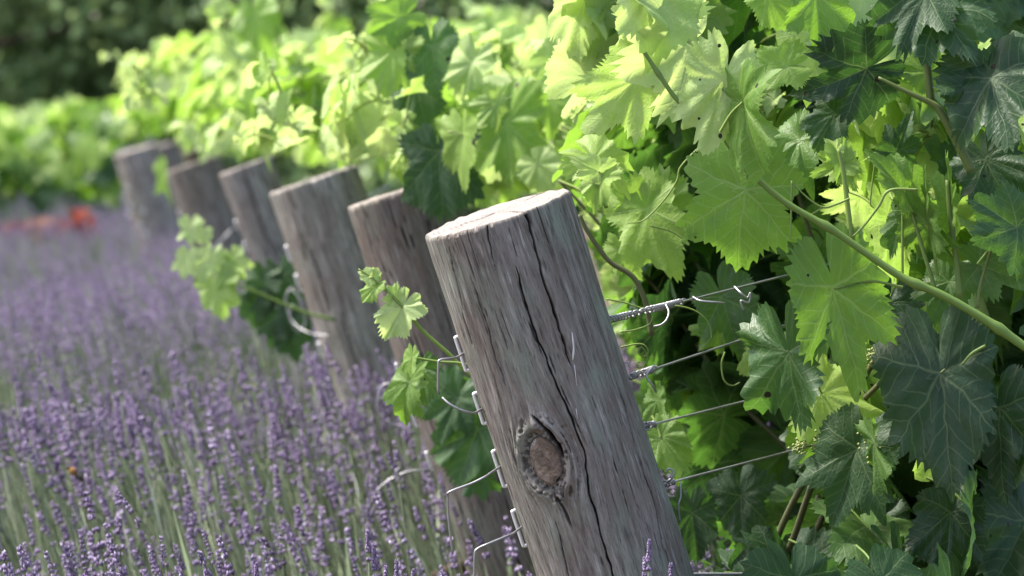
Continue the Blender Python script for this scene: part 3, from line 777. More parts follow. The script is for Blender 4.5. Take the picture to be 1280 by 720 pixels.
H(vA, (984, 83), (928, 92), 4.04, .72, 15, 0, .2, .1, (1000, 84))
H(vA, (1020, -8), (1028, 74), 4.03, .60, -15, 0, .2, .1)
H(vA, (960, -6), (985, 38), 4.05, .7, 20, 0, .2, .1)
H(vA, (1082, 86), (1006, 122), 4.04, .04, -18, 10, .25, .1, (1100, 98), k=1.05)
H(vA, (1078, 60), (1086, 30), 4.05, .04, 30, 0, .2, .1)
H(vA, (1158, -10), (1126, 60), 4.00, .20, 15, 25, .1, .1)
H(vA, (1170, 8), (1222, 84), 4.00, .20, -10, 28, .1, .1, (1152, 20), k=1.1)
H(vA, (1240, 98), (1263, 192), 3.98, .16, 0, 35, .08, .1, (1180, 128), k=1.0)
H(vA, (1240, 98), (1168, 114), 4.0, .14, 0, 30, .08, .1)
H(vA, (1300, 70), (1330, 140), 4.0, .16, 0, 30, .1, .1)
H(vA, (1272, 284), (1206, 242), 3.98, .30, 20, 25, .2, .2, (1222, 330))
H(vA, (1128, 238), (1088, 188), 4.00, .62, 30, 15, .5, .2, (1128, 350), wf=.55)
H(vA, (1160, 280), (1152, 206), 4.00, .6, -40, 20, .5, .1, (1172, 345), wf=.6)
H(vA, (1160, 262), (1192, 338), 4.01, .5, 45, 0, .6, .2, wf=.55)
H(vA, (1190, 262), (1190, 200), 4.01, .66, -50, 20, .5, .1, (1196, 335), wf=.5)
H(vA, (1128, 270), (1112, 316), 4.03, .42, 50, 0, .3, .1)
H(vA, (1052, 206), (1014, 218), 4.00, .82, 20, 10, .3, .1, (1062, 288))
H(vA, (1050, 196), (1070, 236), 4.00, .80, -40, 0, .3, .1, (1060, 240))
H(vA, (1046, 188), (1030, 172), 4.0, .97, 10, 10, .3, .1, k=.8)
H(vA, (1044, 142), (1016, 192), 4.06, .18, 10, 10, .2, .1)
H(vA, (1000, 176), (960, 236), 4.08, .52, 25, 10, .2, .1)
H(vA, (1160, 90), (1120, 55), 4.06, .66, 20, 0, .2, .1)
H(vA, (1176, 466), (1192, 622), 4.00, .09, 8, 12, .14, .1, (1232, 432), wf=.66)
H(vA, (1174, 462), (1120, 430), 4.02, .08, 10, 10, .2, .1)
H(vA, (1248, 512), (1255, 628), 4.02, .05, 15, 5, .2, .1)
H(vA, (1072, 560), (1040, 652), 4.12, .20, 20, 0, .25, .1)
H(vA, (1095, 552), (1104, 616), 4.08, .48, 72, 0, .3, .1, (1088, 545))
H(vA, (1300, 520), (1262, 600), 4.05, .06, 0, 10, .2, .1)
H(vA, (925, 620), (930, 690), 4.5, .08, 5, 5, .2, .1)
H(vA, (865, 640), (872, 700), 4.5, .08, -10, 5, .2, .1)
H(vA, (808, 262), (848, 346), 4.34, .82, -5, 15, .1, .1)
H(vA, (806, 258), (764, 232), 4.35, .80, 0, 15, .2, .1)
H(vA, (826, 256), (866, 214), 4.36, .72, 0, 10, .2, .1)
H(vA, (780, 310), (800, 352), 4.36, .8, 20, 0, .2, .1)
H(vA, (826, 546), (852, 590), 4.26, .62, 10, 15, .2, .1, (815, 520))
H(vA, (822, 500), (830, 545), 4.3, .55, 55, 0, .3, .1)
H(vA, (902, 372), (925, 440), 4.48, .36, 0, 15, .2, .1)
H(vA, (965, 440), (944, 500), 4.42, .85, 20, 0, .3, .1)
H(vA, (900, 408), (872, 440), 4.5, .62, 0, 0, .2, .1)
H(vA, (752, 222), (736, 262), 4.2, .85, 30, 10, .3, .1, (758, 232))
H(vA, (748, 214), (712, 196), 4.2, .95, 0, 10, .3, .1, (758, 232))
H(vA, (1186, 352), (1158, 412), 4.06, .42, 10, 5, .2, .1)
H(vA, (1225, 332), (1282, 352), 4.02, .40, 0, 25, .2, .1, (1222, 372))
H(vA, (1232, 200), (1262, 260), 4.05, .14, 0, 20, .2, .1)
H(vA, (1120, 190), (1135, 150), 4.08, .22, 0, 20, .2, .1)
H(vA, (1110, 380), (1092, 442), 4.10, .08, 10, 10, .2, .1)
H(vA, (1190, 640), (1180, 720), 4.10, .10, 0, 10, .2, .1)
H(vA, (1090, 660), (1100, 740), 4.2, .16, 0, 10, .2, .1)
# second row, soft behind the front post
H(vC, (548, 190), (553, 276), 5.16, .10, 10, 5, .15, .1, (556, 172))
H(vC, (578, 168), (580, 232), 5.12, .82, 50, 0, .3, .1, (560, 165))
H(vC, (632, 152), (642, 242), 5.2, .72, 15, 5, .2, .1)
H(vC, (622, 128), (590, 160), 5.2, .9, 0, 10, .2, .1)
H(vC, (540, 58), (545, 118), 5.3, .36, 0, 15, .2, .1)
H(vC, (492, 62), (480, 128), 5.3, .78, 10, 5, .2, .1, (505, 40))
H(vC, (500, 22), (450, 48), 5.3, .66, 0, 15, .2, .1, (510, 20))
H(vC, (520, 110), (535, 168), 5.35, .26, 0, 15, .2, .1)
H(vC, (590, 78), (572, 128), 5.25, .95, 20, 5, .2, .1)
H(vC, (672, 205), (700, 238), 5.1, .92, 0, 10, .2, .1)
H(vC, (700, 70), (670, 110), 5.2, .9, 0, 10, .2, .1)
H(vC, (735, 30), (700, 60), 5.1, .98, 0, 10, .2, .1)
# leaves on shoots that came through between the posts
H(vA, (503, 384), (477, 426), 4.25, .98, 15, 0, .3, .1, (506, 387), k=.95)
H(vA, (492, 372), (497, 352), 4.25, .92, 10, 0, .3, .1)
H(vA, (470, 358), (452, 378), 4.25, .78, 35, 0, .3, .1, k=.9)
H(vA, (462, 345), (445, 338), 4.25, .98, 10, 0, .3, .1)
H(vA, (468, 345), (474, 333), 4.25, .98, 10, 0, .3, .1)
H(vA, (515, 448), (512, 478), 4.22, .72, 60, 0, .3, .1, (520, 449))
H(vA, (512, 478), (496, 528), 4.24, .62, 35, 0, .3, .1)
H(vA, (528, 462), (528, 508), 4.26, .40, 20, 0, .3, .1)
H(vC, (572, 498), (548, 556), 5.0, .30, 15, 5, .2, .1)
H(vC, (598, 535), (566, 620), 5.0, .34, 10, 5, .2, .1)
H(vC, (560, 480), (590, 510), 5.05, .22, 0, 5, .2, .1)
H(vC, (600, 590), (606, 630), 5.0, .3, 10, 5, .2, .1)
for J, T, tn in (((238, 284), (236, 316), .88), ((258, 290), (259, 308), .97), ((233, 322), (226, 356), .85), ((262, 322), (248, 362), .86), ((292, 322), (306, 352), .78), ((284, 336), (296, 372), .72), ((270, 358), (280, 412), .74)):
    H(vE, J, T, 6.5, min(1, tn + .16), 10, 5, .2, .1, k=.84)
for J, T, tn in (((328, 350), (322, 398), .22), ((352, 345), (366, 396), .14), ((345, 395), (338, 440), .16), ((366, 410), (376, 462), .12), ((316, 378), (318, 420), .2)):
    H(vE, J, T, 6.9, tn, 10, 5, .2, .1, k=.9)
for J, T, tn, dd in (((262, 178), (252, 200), .95, 9.4), ((280, 172), (290, 196), .97, 9.4), ((298, 178), (300, 206), .9, 9.4), ((270, 168), (285, 180), 1.0, 9.4), ((240, 168), (232, 190), .9, 10), ((205, 106), (196, 122), .98, 9.8),
                     ((318, 20), (330, 70), .7, 8.6), ((275, 8), (262, 30), .9, 8.8), ((300, 25), (310, 46), .85, 8.8)):
    H(vF, J, T, dd, tn, 10, 5, .2, .1)
H(vF, (205, 214), (213, 256), 9.6, .82, 50, 5, .4, .1, wf=.4)

def cane(v, pts, d0, rad, tone):
    p = np.array([P(*q) if len(q) == 3 else P(q[0], q[1], d0) for q in pts]); v.canes.append((p, rad, tone))
px_ = 1 / F * 4
def noded(r0, r1, nodes, n=90):
    t = np.linspace(0, 1, n); q = r0 + (r1 - r0) * t
    for c in nodes: q = q + .0024 * (1 - .5 * c) * np.exp(-((t - c) / .010) ** 2)
    return q * (1 + .05 * np.sin(t * 190))
cane(vA, [(1330, 462), (1285, 436), (1240, 405), (1180, 370), (1130, 348), (1085, 318), (1040, 287), (985, 255), (945, 222), (918, 190), (880, 140), (850, 128), (825, 95), (806, 66)], 3.945, noded(.0049, .0020, (.14, .285, .47, .64, .78, .93)), .60)
cane(vA, [(1215, 215), (1200, 185), (1176, 140), (1162, 128), (1130, 113), (1098, 97)], 4.0, [.0052, .0044, .0030, .0015], .46)
cane(vA, [(1164, 130), (1158, 70), (1152, -20)], 4.01, [.0042, .0034], .46)
cane(vA, [(1064, 300), (1060, 262), (1054, 215), (1048, 186)], 3.98, [.0030, .0018], .72)
cane(vA, [(1200, 372), (1196, 330), (1188, 275), (1184, 225)], 4.0, [.0034, .0022], .55)
cane(vA, [(1172, 372), (1150, 300), (1135, 250)], 4.0, [.0024, .0015], .55)
cane(vA, [(1222, 385), (1226, 355), (1244, 300), (1262, 285)], 4.0, [.0020, .0014], .5)
cane(vA, [(724, 268), (735, 290), (760, 325), (790, 345), (806, 375), (815, 420)], 4.16, [.0020, .0028, .003], .36)
cane(vA, [(758, 260), (752, 240), (738, 222)], 4.2, [.0022, .0012], .7)
cane(vA, [(640, 492), (590, 470), (562, 443), (530, 415), (506, 387), (482, 362), (464, 347), (448, 336)], 4.25, [.0020, .0020, .0022, .0017, .0008], .75)
cane(vA, [(640, 470), (580, 455), (548, 452), (517, 447)], 4.22, [.0018, .0012], .7)
cane(vF, [(365, -10), (352, 15), (346, 40), (352, 60)], 8.6, [.005, .004], .7)
cane(vE, [(420, 400), (380, 390), (320, 365), (280, 345), (248, 312), (238, 282)], 6.6, [.003, .002], .6)
def tendril(v, pts, d0, r=.0009, tone=.72): v.tend.append((np.array([P(q[0], q[1], d0) for q in pts]), r, tone))
tendril(vA, [(1062, 248), (1046, 255), (1028, 259), (1008, 246), (990, 228)], 3.97, .0012)
tendril(vA, [(1028, 259), (1018, 266), (1008, 270)], 3.97, .0010)
tendril(vA, [(990, 226), (989, 260), (988, 300)], 3.97, .0012)
tendril(vA, [(882, 178), (866, 192), (850, 210), (846, 226), (830, 250), (805, 275), (785, 279)], 4.1, .0011)
tendril(vA, [(1148, 237), (1112, 238), (1098, 258), (1080, 282), (1066, 296)], 3.97, .0016)
tendril(vA, [(812, 282), (840, 290), (856, 302), (846, 312)], 4.25, .001)
tendril(vA, [(758, 374), (780, 378), (808, 386), (840, 382), (868, 388), (886, 404), (890, 424)], 4.14, .0010)
tendril(vA, [(775, 415), (795, 412), (812, 405), (816, 395)], 4.14, .0009)
tendril(vA, [(776, 434), (796, 430), (806, 432), (810, 440), (804, 446), (798, 440), (802, 434), (809, 444), (806, 456), (798, 460), (796, 454), (803, 452)], 4.10, .0010)
tendril(vA, [(906, 440), (902, 455), (905, 475), (915, 482), (925, 478)], 4.2, .0010)
tendril(vA, [(1232, 432), (1215, 442), (1202, 456)], 3.99, .0018, .6)
tendril(vA, [(1095, 192), (1088, 250), (1092, 260)], 4.02, .0008)

# ---- choose the leaves that show largest (a coarse depth test), build them as parts
CELL = 5
gw, gh = 1280 // CELL, 720 // CELL
zb = np.full((gh, gw), 1e9); zi = np.full((gh, gw), -1)
for i, L in enumerate(ALL):
    c = L['pos'] + L['y'] * L['size'] * .35
    x, y, dd = proj(c); fa = abs(nrm(CAM - c) @ L['n']); rx = L['size'] * .5 * (.45 + .55 * fa) * F / dd
    x0, x1, y0, y1 = int((x - rx) / CELL), int((x + rx) / CELL) + 1, int((y - rx) / CELL), int((y + rx) / CELL) + 1
    x0, x1, y0, y1 = max(0, x0), min(gw, x1), max(0, y0), min(gh, y1)
    if x0 >= x1 or y0 >= y1: continue
    yy, xx = np.mgrid[y0:y1, x0:x1]
    m = (((xx + .5) * CELL - x) ** 2 + ((yy + .5) * CELL - y) ** 2 < rx * rx) & (zb[y0:y1, x0:x1] > dd)
    zb[y0:y1, x0:x1][m] = dd; zi[y0:y1, x0:x1][m] = i
cnt = np.bincount(zi[zi >= 0].ravel(), minlength=len(ALL))
for i, L in enumerate(ALL): L['score'] = int(cnt[i]) + (400 if L.get('hero') else 0)

M_TIP = mat_plain("grape_flower", (.36, .40, .16), .7, .3, 0, .3, 200)
for v in VINES:
    ls = sorted(v.leaves, key=lambda L: -L['score'])
    solo = 100 if v.lod < 2 else (40 if v in (vF, vG) else 0)
    own = [L for L in ls[:solo] if L['score'] >= 3]; rest = ls[len(own):]
    shoots = []
    for pts, rad, tone in v.canes:
        s = spline(pts, 6 if v is vA else 3); acc = Acc()
        V_, Q_, T_ = tube(s, rad, 10 if v is vA else 6)
        acc.add(V_, Q_, T_, None, tone)
        shoots.append((s, acc.build('shoot', M_STEM, v.root)))
    for L in own:
        par = v.root
        if L.get('node') is not None and shoots:
            dm, so_ = min(((np.min(np.sum((s - L['node']) ** 2, 1)), o) for s, o in shoots), key=lambda q: q[0])
            if dm < .0009: par = so_
        acc = Acc(); add_leaf(acc, L, 0 if (L['score'] > 30 and L['pos'][1] < 6) else 1)
        acc.build('leaf', [M_LEAF, M_STEM], par)
    acc = Acc()
    for L in rest: add_leaf(acc, L, v.lod)
    if rest:
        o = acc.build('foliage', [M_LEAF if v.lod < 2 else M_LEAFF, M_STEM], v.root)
        if solo == 100 and len(own) >= 95: o['kind'] = 'stuff'
    for pts, r, tone in v.tend:
        acc = Acc(); acc.add(*tube(spline(pts, 7), [r, r, r * .6], 6), None, tone); acc.build('tendril', M_STEM, v.root)
# small flower clusters of the near vine
for (cx, cy, dd, ex) in ((1024, 547, 4.15, (-34, 14)), (1084, 540, 4.1, (8, 30)), (1098, 440, 4.15, (-25, 12))):
    acc = Acc(); r_ = np.random.default_rng(int(cx))
    a, b = P(cx, cy, dd), P(cx + ex[0], cy + ex[1], dd); acc.add(*tube([a, (a + b) / 2 + [0, 0, .002], b], [.0012, .0006], 5))
    for k in range(60):
        c = a + (b - a) * r_.random() + r_.normal(0, .0045, 3); s = .0016
        o8 = np.array([[1, 0, 0], [-1, 0, 0], [0, 1, 0], [0, -1, 0], [0, 0, 1], [0, 0, -1]]) * s
        acc.add(c + o8, T=[(0, 2, 4), (2, 1, 4), (1, 3, 4), (3, 0, 4), (2, 0, 5), (1, 2, 5), (3, 1, 5), (0, 3, 5)])
    acc.build('flower_cluster', M_TIP, vA.root)

# ================================================================== LAVENDER
OCT = np.array([[1, 0, 0], [-1, 0, 0], [0, 1, 0], [0, -1, 0], [0, 0, 1], [0, 0, -1]], float)
OCTF = np.array([(0, 2, 4), (2, 1, 4), (1, 3, 4), (3, 0, 4), (2, 0, 5), (1, 2, 5), (3, 1, 5), (0, 3, 5)])
def spike_template(rng, whorls, buds, length, seg=3, k=3):
    """Flower spike with a stalk of unit form: returns verts, quads, tris, tones; z from 0 (tip of stalk) upward."""
    V = []; T = []; to = []; n = 0
    for w in range(whorls):
        f = w / max(1, whorls - 1)
        z = length * (f ** .85) if w else -length * .28 * rng.random()
        rad = .0034 * (1 - .45 * f) * rng.uniform(.85, 1.15)
        if 0 < w < whorls - 1 and rng.random() < .15: continue
        for b in range(buds):
            a = b / buds * 6.283 + rng.random()
            c = np.array([math.cos(a) * rad, math.sin(a) * rad, z + rng.normal(0, .0010)])
            s = np.array([.0014, .0014, .0031]) * rng.uniform(.75, 1.3) * (1 - .25 * f)
            V.append(c + OCT * s); T.append(OCTF + n); n += 6
            to.append(np.full(6, np.clip(rng.normal(.45, .2) + (.35 if rng.random() < .10 else 0), 0, 1)))
    return np.concatenate(V), np.concatenate(T), np.concatenate(to)

def stem_path(base, topp, bend):
    m = (base + topp) / 2 + bend
    t = np.linspace(0, 1, 5)[:, None]
    return (1 - t) ** 2 * base + 2 * t * (1 - t) * m + t ** 2 * topp

def add_stem(acc, base, topp, bend, tmpl, tone, rs, k=3, fm=1, scale=1.0):
    pts = stem_path(base, topp, bend)
    V, Q, _ = tube(pts, [rs * 1.2, rs], k, False)
    acc.add(V, Q, None, None, tone, 0)
    if tmpl is not None:
        z = nrm(pts[-1] - pts[-2]); x = nrm(np.cross(z, [0, 1, 0.1])); y = np.cross(z, x)
        a = RNG.random() * 6.28; x, y = x * math.cos(a) + y * math.sin(a), y * math.cos(a) - x * math.sin(a)
        tv, tt, to = tmpl
        acc.add(tv * scale @ np.stack([x, y, z]) + topp, None, tt, None, np.clip(to + RNG.normal(0, .07), 0, 1), fm)

rl = np.random.default_rng(5)
NEAR = [spike_template(rl, 8, 8, rl.uniform(.026, .05)) for _ in range(14)]
FAR = [spike_template(rl, 6, 5, rl.uniform(.034, .05)) for _ in range(8)]
def lav_edge(y):        # strip ends at the foot of the posts
    return -.014 - .117 * (y - 4) + .36
def lav_field():
    near = Acc()
    for (y0, y1, dens, tm) in ((3.95, 7.0, 980, NEAR), (7.0, 11.0, 950, FAR), (11.0, 18.0, 560, FAR)):
        n = int(dens * (y1 - y0) * 2.6)
        for _ in range(n):
            y = rl.uniform(y0, y1)
            xl = -.1265 * y - .35; xr = lav_edge(y) + .30
            x = rl.uniform(xl, xl + 2.6)
            if x > xr: continue
            # plants stand in loose clumps
            cl = noise2(np.array([x * 2.2 + 40]), np.array([y * 1.6 + 9]))[0]
            if rl.random() > -.05 + cl * 1.6: continue
            zt = .79 + .16 * (cl - .5) + rl.normal(0, .035)
            zt -= .11 * float(np.clip((5.7 - y) / .9, 0, 1)); 
            if y < 5.4 and rl.random() < .42: continue
            ln = rl.normal(-.22, .10)
            top = np.array([x, y, zt]); base = np.array([x - ln * .55, y + rl.normal(0, .06), zt - rl.uniform(.42, .55)])
            # leave the tilted posts free
            px, py, dd = proj(top); 
            bad = False
            for c in (p1, p2, p3):
                q = top - c['top']; s = q @ c['a']; rad = np.linalg.norm(q - c['a'] * s)
                if rad < c['R'] + .012: bad = True
            if bad: continue
            if y < 4.25 and py < 640: continue
            if x > lav_edge(y) and dd < 4.2: continue
            add_stem(near, base, top, np.array([-ln * .05, 0, .02]) + rl.normal(0, .012, 3), tm[rl.integers(len(tm))] if rl.random() < .93 else None,
                     float(np.clip(rl.normal(.48, .27), 0, 1)), .0011 if y < 8 else .0015, 3, 1, rl.uniform(.6, 1.25))
    # narrow grey green leaves below
    for (y0, y1, dens) in ((3.95, 8.0, 900), (8.0, 18.0, 240)):
        n = int(dens * (y1 - y0) * 2.6)
        xx = rl.uniform(0, 2.6, n); yy = rl.uniform(y0, y1, n)
        for x, y in zip(xx, yy):
            x = -.1265 * y - .35 + x
            if x > lav_edge(y) + .3: continue
            z = rl.uniform(.34, .70) - .10 * float(np.clip((5.5 - y) / 1.0, 0, 1)); L = rl.uniform(.05, .16); w = rl.uniform(.0016, .0030) * (1 if y < 8 else 1.6)
            b = np.array([x, y, z]); dv = nrm([rl.normal(-.18, .22), rl.normal(0, .25), 1]); sd = nrm(np.cross(dv, [rl.normal(), rl.normal(), .2]))
            t_ = b + dv * L; m = b + dv * L * .5 + np.array([0, 0, .004])
            near.add(np.array([b - sd * w * .4, b + sd * w * .4, m - sd * w, m + sd * w, t_]), [(0, 1, 3, 2)], [(2, 3, 4)], None, float(np.clip(rl.normal(.45, .25), 0, 1)), 0)
    tag(near.build("lavender_field", [M_LSTEM, M_LFLOW]), 'strip of purple lavender in flower left of the posts', 'lavender', kind='stuff')
lav_field()

HERO_T = [spike_template(rl, 9, 12, .036) for _ in range(3)]
def lav_plant(label, sprigs, d):
    b = P(sprigs[0][0], 760, d); b[2] = 0
    root = thing('lavender_plant', b, label, 'lavender', 'sharp lavender plants in front')
    for i, (x, y, lean) in enumerate(sprigs):
        top = P(x, y, d + .012 * (i % 3)); base = np.array([b[0] + (i - 1) * .012 - lean * .1, b[1] + .02 * (i % 2), 0.02])
        acc = Acc(); add_stem(acc, base, top, np.array([lean * .1, 0, .03]), None, .55, .0009, 6)
        acc.build('stem', M_LSTEM, root)
        acc = Acc(); tv, tt, to = HERO_T[i % 3]
        z = nrm(top - base + [lean * .05, 0, 0]); x_ = nrm(np.cross([0, 1, 0], z)); y_ = np.cross(z, x_)
        acc.add(tv * .62 @ np.stack([x_, y_, z]) + top, None, tt, None, np.clip(to, 0, 1), 0); acc.build('flower_spike', M_LFLOW, root)
lav_plant('in focus lavender sprigs at the lower edge, left of the front post', [(468, 716, -.1), (482, 738, -.05), (495, 730, .1), (461, 694, -.12)], 3.86)
lav_plant('lavender sprigs standing against the foot of the front post', [(811, 706, 0), (806, 728, -.05), (838, 735, .05)], 3.80)
lav_plant('single lavender sprigs at the bottom edge, far left of the posts', [(320, 734, 0), (228, 742, .05), (155, 740, .0)], 3.9)
lav_plant('lavender tips between the front post and the brown one', [(516, 742, 0), (551, 744, .03), (572, 748, 0)], 3.9)

# pale lavender clump showing under the vine
acc = Acc()
for k in range(70):
    x = 1034 + rl.normal(0, 16); y = 694 + abs(rl.normal(0, 14)); d = 6.2 + rl.normal(0, .08)
    top = P(x, y, d); add_stem(acc, top - [rl.normal(0, .03), rl.normal(0, .03), .35], top, rl.normal(0, .01, 3), NEAR[rl.integers(14)], .8, .0015, 3, 1, 1.2)
tag(acc.build('lavender_plant', [M_LSTEM, M_LFLOW]), 'small pale lavender clump glimpsed low under the vine', 'lavender')
acc = Acc()
for k in range(40):
    x = 872 + rl.normal(0, 8); y = 655 + abs(rl.normal(0, 30)); d = 5.6 + rl.normal(0, .06)
    top = P(x, y, d); add_stem(acc, top - [rl.normal(0, .03), rl.normal(0, .03), .35], top, rl.normal(0, .01, 3), NEAR[rl.integers(14)], .8, .0015, 3, 1, 1.2)
tag(acc.build('lavender_plant', [M_LSTEM, M_LFLOW]), 'pale lavender clump just right of the foot of the front post', 'lavender')

# ================================================================== SMALL THINGS
# bee on the lavender
bp = P(92, 590, 5.2)
bee = thing('bee', bp, 'orange brown bee clinging to the lavender at lower left', 'bee')
def blob(c, ax, r, n=8):
    z = nrm(ax[2]); x = nrm(np.cross(z, [0.1, 1, .2])); y = np.cross(z, x); V = []; Q = []
    for i in range(n + 1):
        th = i / n * math.pi
        for j in range(10):
            p = j / 10 * 6.283; V.append(c + x * r[0] * math.sin(th) * math.cos(p) + y * r[1] * math.sin(th) * math.sin(p) + z * r[2] * math.cos(th))
    for i in range(n):
        for j in range(10): Q.append((i * 10 + j, i * 10 + (j + 1) % 10, i * 10 + 10 + (j + 1) % 10, i * 10 + 10 + j))
    return np.array(V), Q
bd = nrm([-.75, 0, .65])
acc = Acc(); acc.add(*blob(bp + bd * .001, (0, 0, bd), (.0052, .0052, .0066))); acc.build('thorax', mat_plain("bee_fur", (.30, .16, .06), .9, .1), bee)
acc = Acc(); acc.add(*blob(bp - bd * .010, (0, 0, bd), (.0045, .0045, .0075))); acc.build('abdomen', mat_plain("bee_dark", (.06, .05, .03), .6, .4), bee)
acc = Acc(); acc.add(*blob(bp + bd * .0085, (0, 0, bd), (.003, .003, .003))); acc.build('head', mat_plain("bee_head", (.03, .025, .02), .5, .4), bee)
for s in (-1, 1):
    w0 = bp + bd * .002 + np.array([0, -.004, .004]); w1 = w0 + np.array([-.007 + s * .004, -.003, .012]); wn = np.array([.0028, 0, .0012])
    acc = Acc(); acc.add(np.array([w0, w0 * .5 + w1 * .5 - wn, w1, w0 * .5 + w1 * .5 + wn, (w0 + w1) / 2 - [0, .0006, 0]]), None, [(0, 1, 4), (1, 2, 4), (2, 3, 4), (3, 0, 4)])
    acc.build('wing', mat_plain("bee_wing", (.50, .38, .38), .3, .5), bee)

def poppy(label, blooms, mat, d):
    b = P(blooms[0][0], 400, d); b[2] = 0
    root = thing('flowering_plant', b, label, 'flower', 'red and orange flowers below the far vines')
    for (x, y, s) in blooms:
        c = P(x, y, d + RNG.normal(0, .05)); acc = Acc()
        acc.add(*tube(spline([b + [RNG.normal(0, .03), 0, 0], (b + c) / 2 + [RNG.normal(0, .03), 0, .05], c], 4), [.004, .003], 5)); acc.build('stem', M_LSTEM, root)
        acc = Acc()
        for k in range(5):
            a = k / 5 * 6.283 + RNG.random(); u_ = np.array([math.cos(a), math.sin(a), 0]); w_ = np.array([-math.sin(a), math.cos(a), 0]); g = []
            for i, (rr, ww, zz) in enumerate(((.05, .1, 0), (.5, .45, .35), (.85, .55, .8), (1.0, .3, 1.15))):
                for j in (-1, -.4, .4, 1): g.append(c + (u_ * rr * .8 + w_ * ww * j) * s + np.array([0, 0, zz - .15 * (1 - abs(j))]) * s * .9)
            acc.add(np.array(g), [(i * 4 + j, i * 4 + j + 1, i * 4 + 5 + j, i * 4 + 4 + j) for i in range(3) for j in range(3)])
        acc.build('bloom', mat, root)
M_RED = mat_toned("red_petal", [(0, (.34, .085, .055)), (1, (.34, .085, .055))], .6, .3)
M_ORG = mat_toned("orange_petal", [(0, (.40, .22, .12)), (1, (.40, .22, .12))], .6, .3)
M_PNK = mat_toned("dull_red_petal", [(0, (.23, .10, .075)), (1, (.23, .10, .075))], .6, .3)
poppy('orange yellow flowers rising from the far end of the lavender', [(48, 288, .05), (56, 296, .045), (44, 302, .04), (62, 284, .04), (36, 290, .04), (52, 306, .04)], M_ORG, 16.6)
poppy('bright red flowers under the far bushy grapevine', [(98, 276, .05), (108, 290, .05), (92, 294, .045), (104, 302, .04), (112, 280, .035), (84, 286, .04), (118, 296, .04), (76, 292, .035)], M_RED, 16.8)
poppy('dull red flowers at the far left end of the lavender', [(18, 306, .045), (30, 302, .04), (8, 302, .05), (2, 294, .05), (24, 292, .05), (72, 296, .05), (66, 304, .04)], M_PNK, 16.4)

# low grey stone wall behind the vines on the left
def wall():
    y = 27.0; x0, x1 = -8.5, -2.4; top = 1.32
    nx, nz = 120, 18; V = []; Q = []
    xs = np.linspace(x0, x1, nx); zs = np.linspace(-.1, top, nz)
    X, Z = np.meshgrid(xs, zs); dy = .05 * noise2(X * 6, Z * 8); Zt = Z + (Z > top - .01) * .04 * (noise2(X * 4, X * 0) - .5)
    fr = np.stack([X.ravel(), (y - dy).ravel(), Zt.ravel()], 1); bk = fr + [0, .4, 0]
    g = lambda o: [(o + j * nx + i, o + j * nx + i + 1, o + (j + 1) * nx + i + 1, o + (j + 1) * nx + i) for j in range(nz - 1) for i in range(nx - 1)]
    n = nx * nz
    Q = g(0) + [q[::-1] for q in g(n)] + [((nz - 1) * nx + i, (nz - 1) * nx + i + 1, n + (nz - 1) * nx + i + 1, n + (nz - 1) * nx + i) for i in range(nx - 1)]
    Q += [(j * nx, (j + 1) * nx, n + (j + 1) * nx, n + j * nx) for j in range(nz - 1)] + [(j * nx + nx - 1, n + j * nx + nx - 1, n + (j + 1) * nx + nx - 1, (j + 1) * nx + nx - 1) for j in range(nz - 1)]
    a = Acc(); a.add(np.vstack([fr, bk]), Q); tag(a.build('stone_wall', mat_plain("wall_stone", (.30, .28, .27), .9, .2, 0, .4, 5)), 'low grey wall showing between the far vines and the dark trees', 'wall')
wall()

# dark trees
def tree(label, px, d, w, h, seed, zmin=.3, n=5200):
    r = np.random.default_rng(seed); c = P(px, 156, d); base = np.array([c[0], c[1], 0.0])
    root = thing('dense_tree', base, label, 'tree', 'dark trees at the far side')
    acc = Acc(); acc.add(*tube(spline([base - [0, 0, .1], base + [.1, 0, h * .3], base + [-.05, .1, h * .6], base + [.1, 0, h * .95]], 5), [.22, .17, .1, .02], 9))
    for k in range(14):
        a = r.random() * 6.28; z = h * r.uniform(.12, .8); p0 = base + [0, 0, z]
        acc.add(*tube(spline([p0, p0 + np.array([math.cos(a) * w * .3, math.sin(a) * w * .3, .25]), p0 + np.array([math.cos(a) * w * .75, math.sin(a) * w * .75, r.uniform(.1, .7)])], 4), [.06, .035, .01], 6))
    acc.build('trunk', mat_plain("tree_bark", (.085, .065, .05), .9, .2), root)
    acc = Acc(); cl = 260
    for k in range(cl):
        a = r.random() * 6.28; z = zmin + (h - zmin) * r.random() ** 1.7; pr = w * (1 - .55 * ((z - zmin) / (h - zmin)) ** 1.6) * r.uniform(.35, 1.0)
        cc = base + [math.cos(a) * pr, math.sin(a) * pr, z]; tn = float(np.clip(r.normal(.4, .2), 0, 1)); m = n // cl
        q = cc + r.normal(0, 1, (m, 3)) * np.array([.24, .24, .17])
        dv = r.normal(0, 1, (m, 3)) + [0, 0, -.3]; dv /= np.linalg.norm(dv, axis=1)[:, None]
        sv = np.cross(dv, r.normal(0, 1, (m, 3))); sv /= np.linalg.norm(sv, axis=1)[:, None]
        L = r.uniform(.08, .17, m)[:, None]; nv = np.cross(dv, sv)
        V = np.stack([q, q + dv * L * .5 + sv * L * .3 + nv * L * .06, q + dv * L, q + dv * L * .5 - sv * L * .3 + nv * L * .06], 1).reshape(-1, 3)
        acc.add(V, np.arange(m * 4).reshape(m, 4), None, None, np.repeat(np.clip(tn + r.normal(0, .15, m), 0, 1), 4))
    acc.build('crown', M_TREE, root)
tree('dark leafy tree in the upper left corner of the picture', -60, 34, 2.1, 5.2, 1, n=17000)
tree('dark green tree behind the far vines, second from the left corner', 150, 36, 2.0, 5.6, 2, n=17000)
tree('dark tree left of the pale glimpse of sky above the vines', 300, 34, 1.35, 4.8, 3, n=15000)
tree('dark tree right of the pale glimpse of sky above the vines', 560, 33, 1.35, 5.0, 4, n=15000)
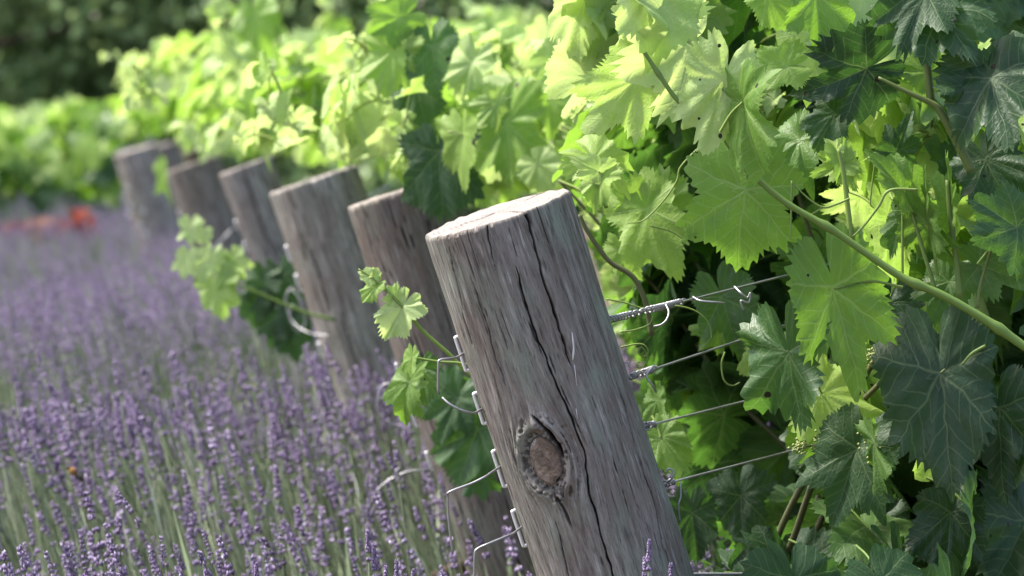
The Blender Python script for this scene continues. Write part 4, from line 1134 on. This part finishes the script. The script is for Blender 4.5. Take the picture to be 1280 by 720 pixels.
tree('dark tree standing behind the bright vine tips at top centre', 740, 36, 1.9, 5.6, 5, n=15000)
tree('dark tree mostly hidden behind the vine leaves at top right', 1010, 35, 2.1, 5.4, 6, n=15000)
tree('bushy tree farther back, seen between the dark trees left of the middle', 230, 42, 2.6, 6.2, 7, n=17000)
tree('broad tree at the back, past the left corner tree', -160, 41, 2.6, 6.4, 8, n=17000)

# ================================================================== CAMERA, LIGHT
cam = bpy.data.cameras.new("camera"); co = bpy.data.objects.new("camera", cam); COL.objects.link(co)
co.location = CAM; co.rotation_euler = (math.pi / 2 - PITCH, 0, 0)
cam.sensor_width = 36; cam.lens = 36 * F / 1280; cam.clip_end = 2000; cam.clip_start = .05
cam.dof.use_dof = True; cam.dof.focus_distance = 3.98; cam.dof.aperture_fstop = cam.lens / 15.0
SC.camera = co

EL, AZ = math.radians(58), math.radians(-80)
w = bpy.data.worlds.new("World"); SC.world = w; w.use_nodes = True
nt = w.node_tree; bg = nt.nodes['Background']; sky = nt.nodes.new('ShaderNodeTexSky')
sky.sky_type = 'NISHITA'; sky.sun_disc = False; sky.sun_elevation = EL; sky.sun_rotation = AZ % (2 * math.pi)
sky.air_density = 1.0; sky.dust_density = 3.0; sky.ozone_density = 1.0
nt.links.new(sky.outputs[0], bg.inputs[0]); bg.inputs[1].default_value = .15
sd = bpy.data.lights.new("sun", 'SUN'); sd.energy = 3.5; sd.angle = math.radians(4); sd.color = (1, .96, .88)
so = bpy.data.objects.new("sun", sd); COL.objects.link(so)
dirv = Vector((math.sin(AZ) * math.cos(EL), math.cos(AZ) * math.cos(EL), math.sin(EL)))
so.rotation_euler = (-dirv).to_track_quat('-Z', 'Y').to_euler(); so.location = (0, 10, 20)

SC.render.engine = 'CYCLES'
SC.cycles.use_denoising = True
SC.cycles.max_bounces = 8; SC.cycles.diffuse_bounces = 4; SC.cycles.glossy_bounces = 2; SC.cycles.transmission_bounces = 4
SC.view_settings.view_transform = 'Standard'; SC.view_settings.look = 'None'; SC.view_settings.gamma = 1
SC.view_settings.exposure = 1.5
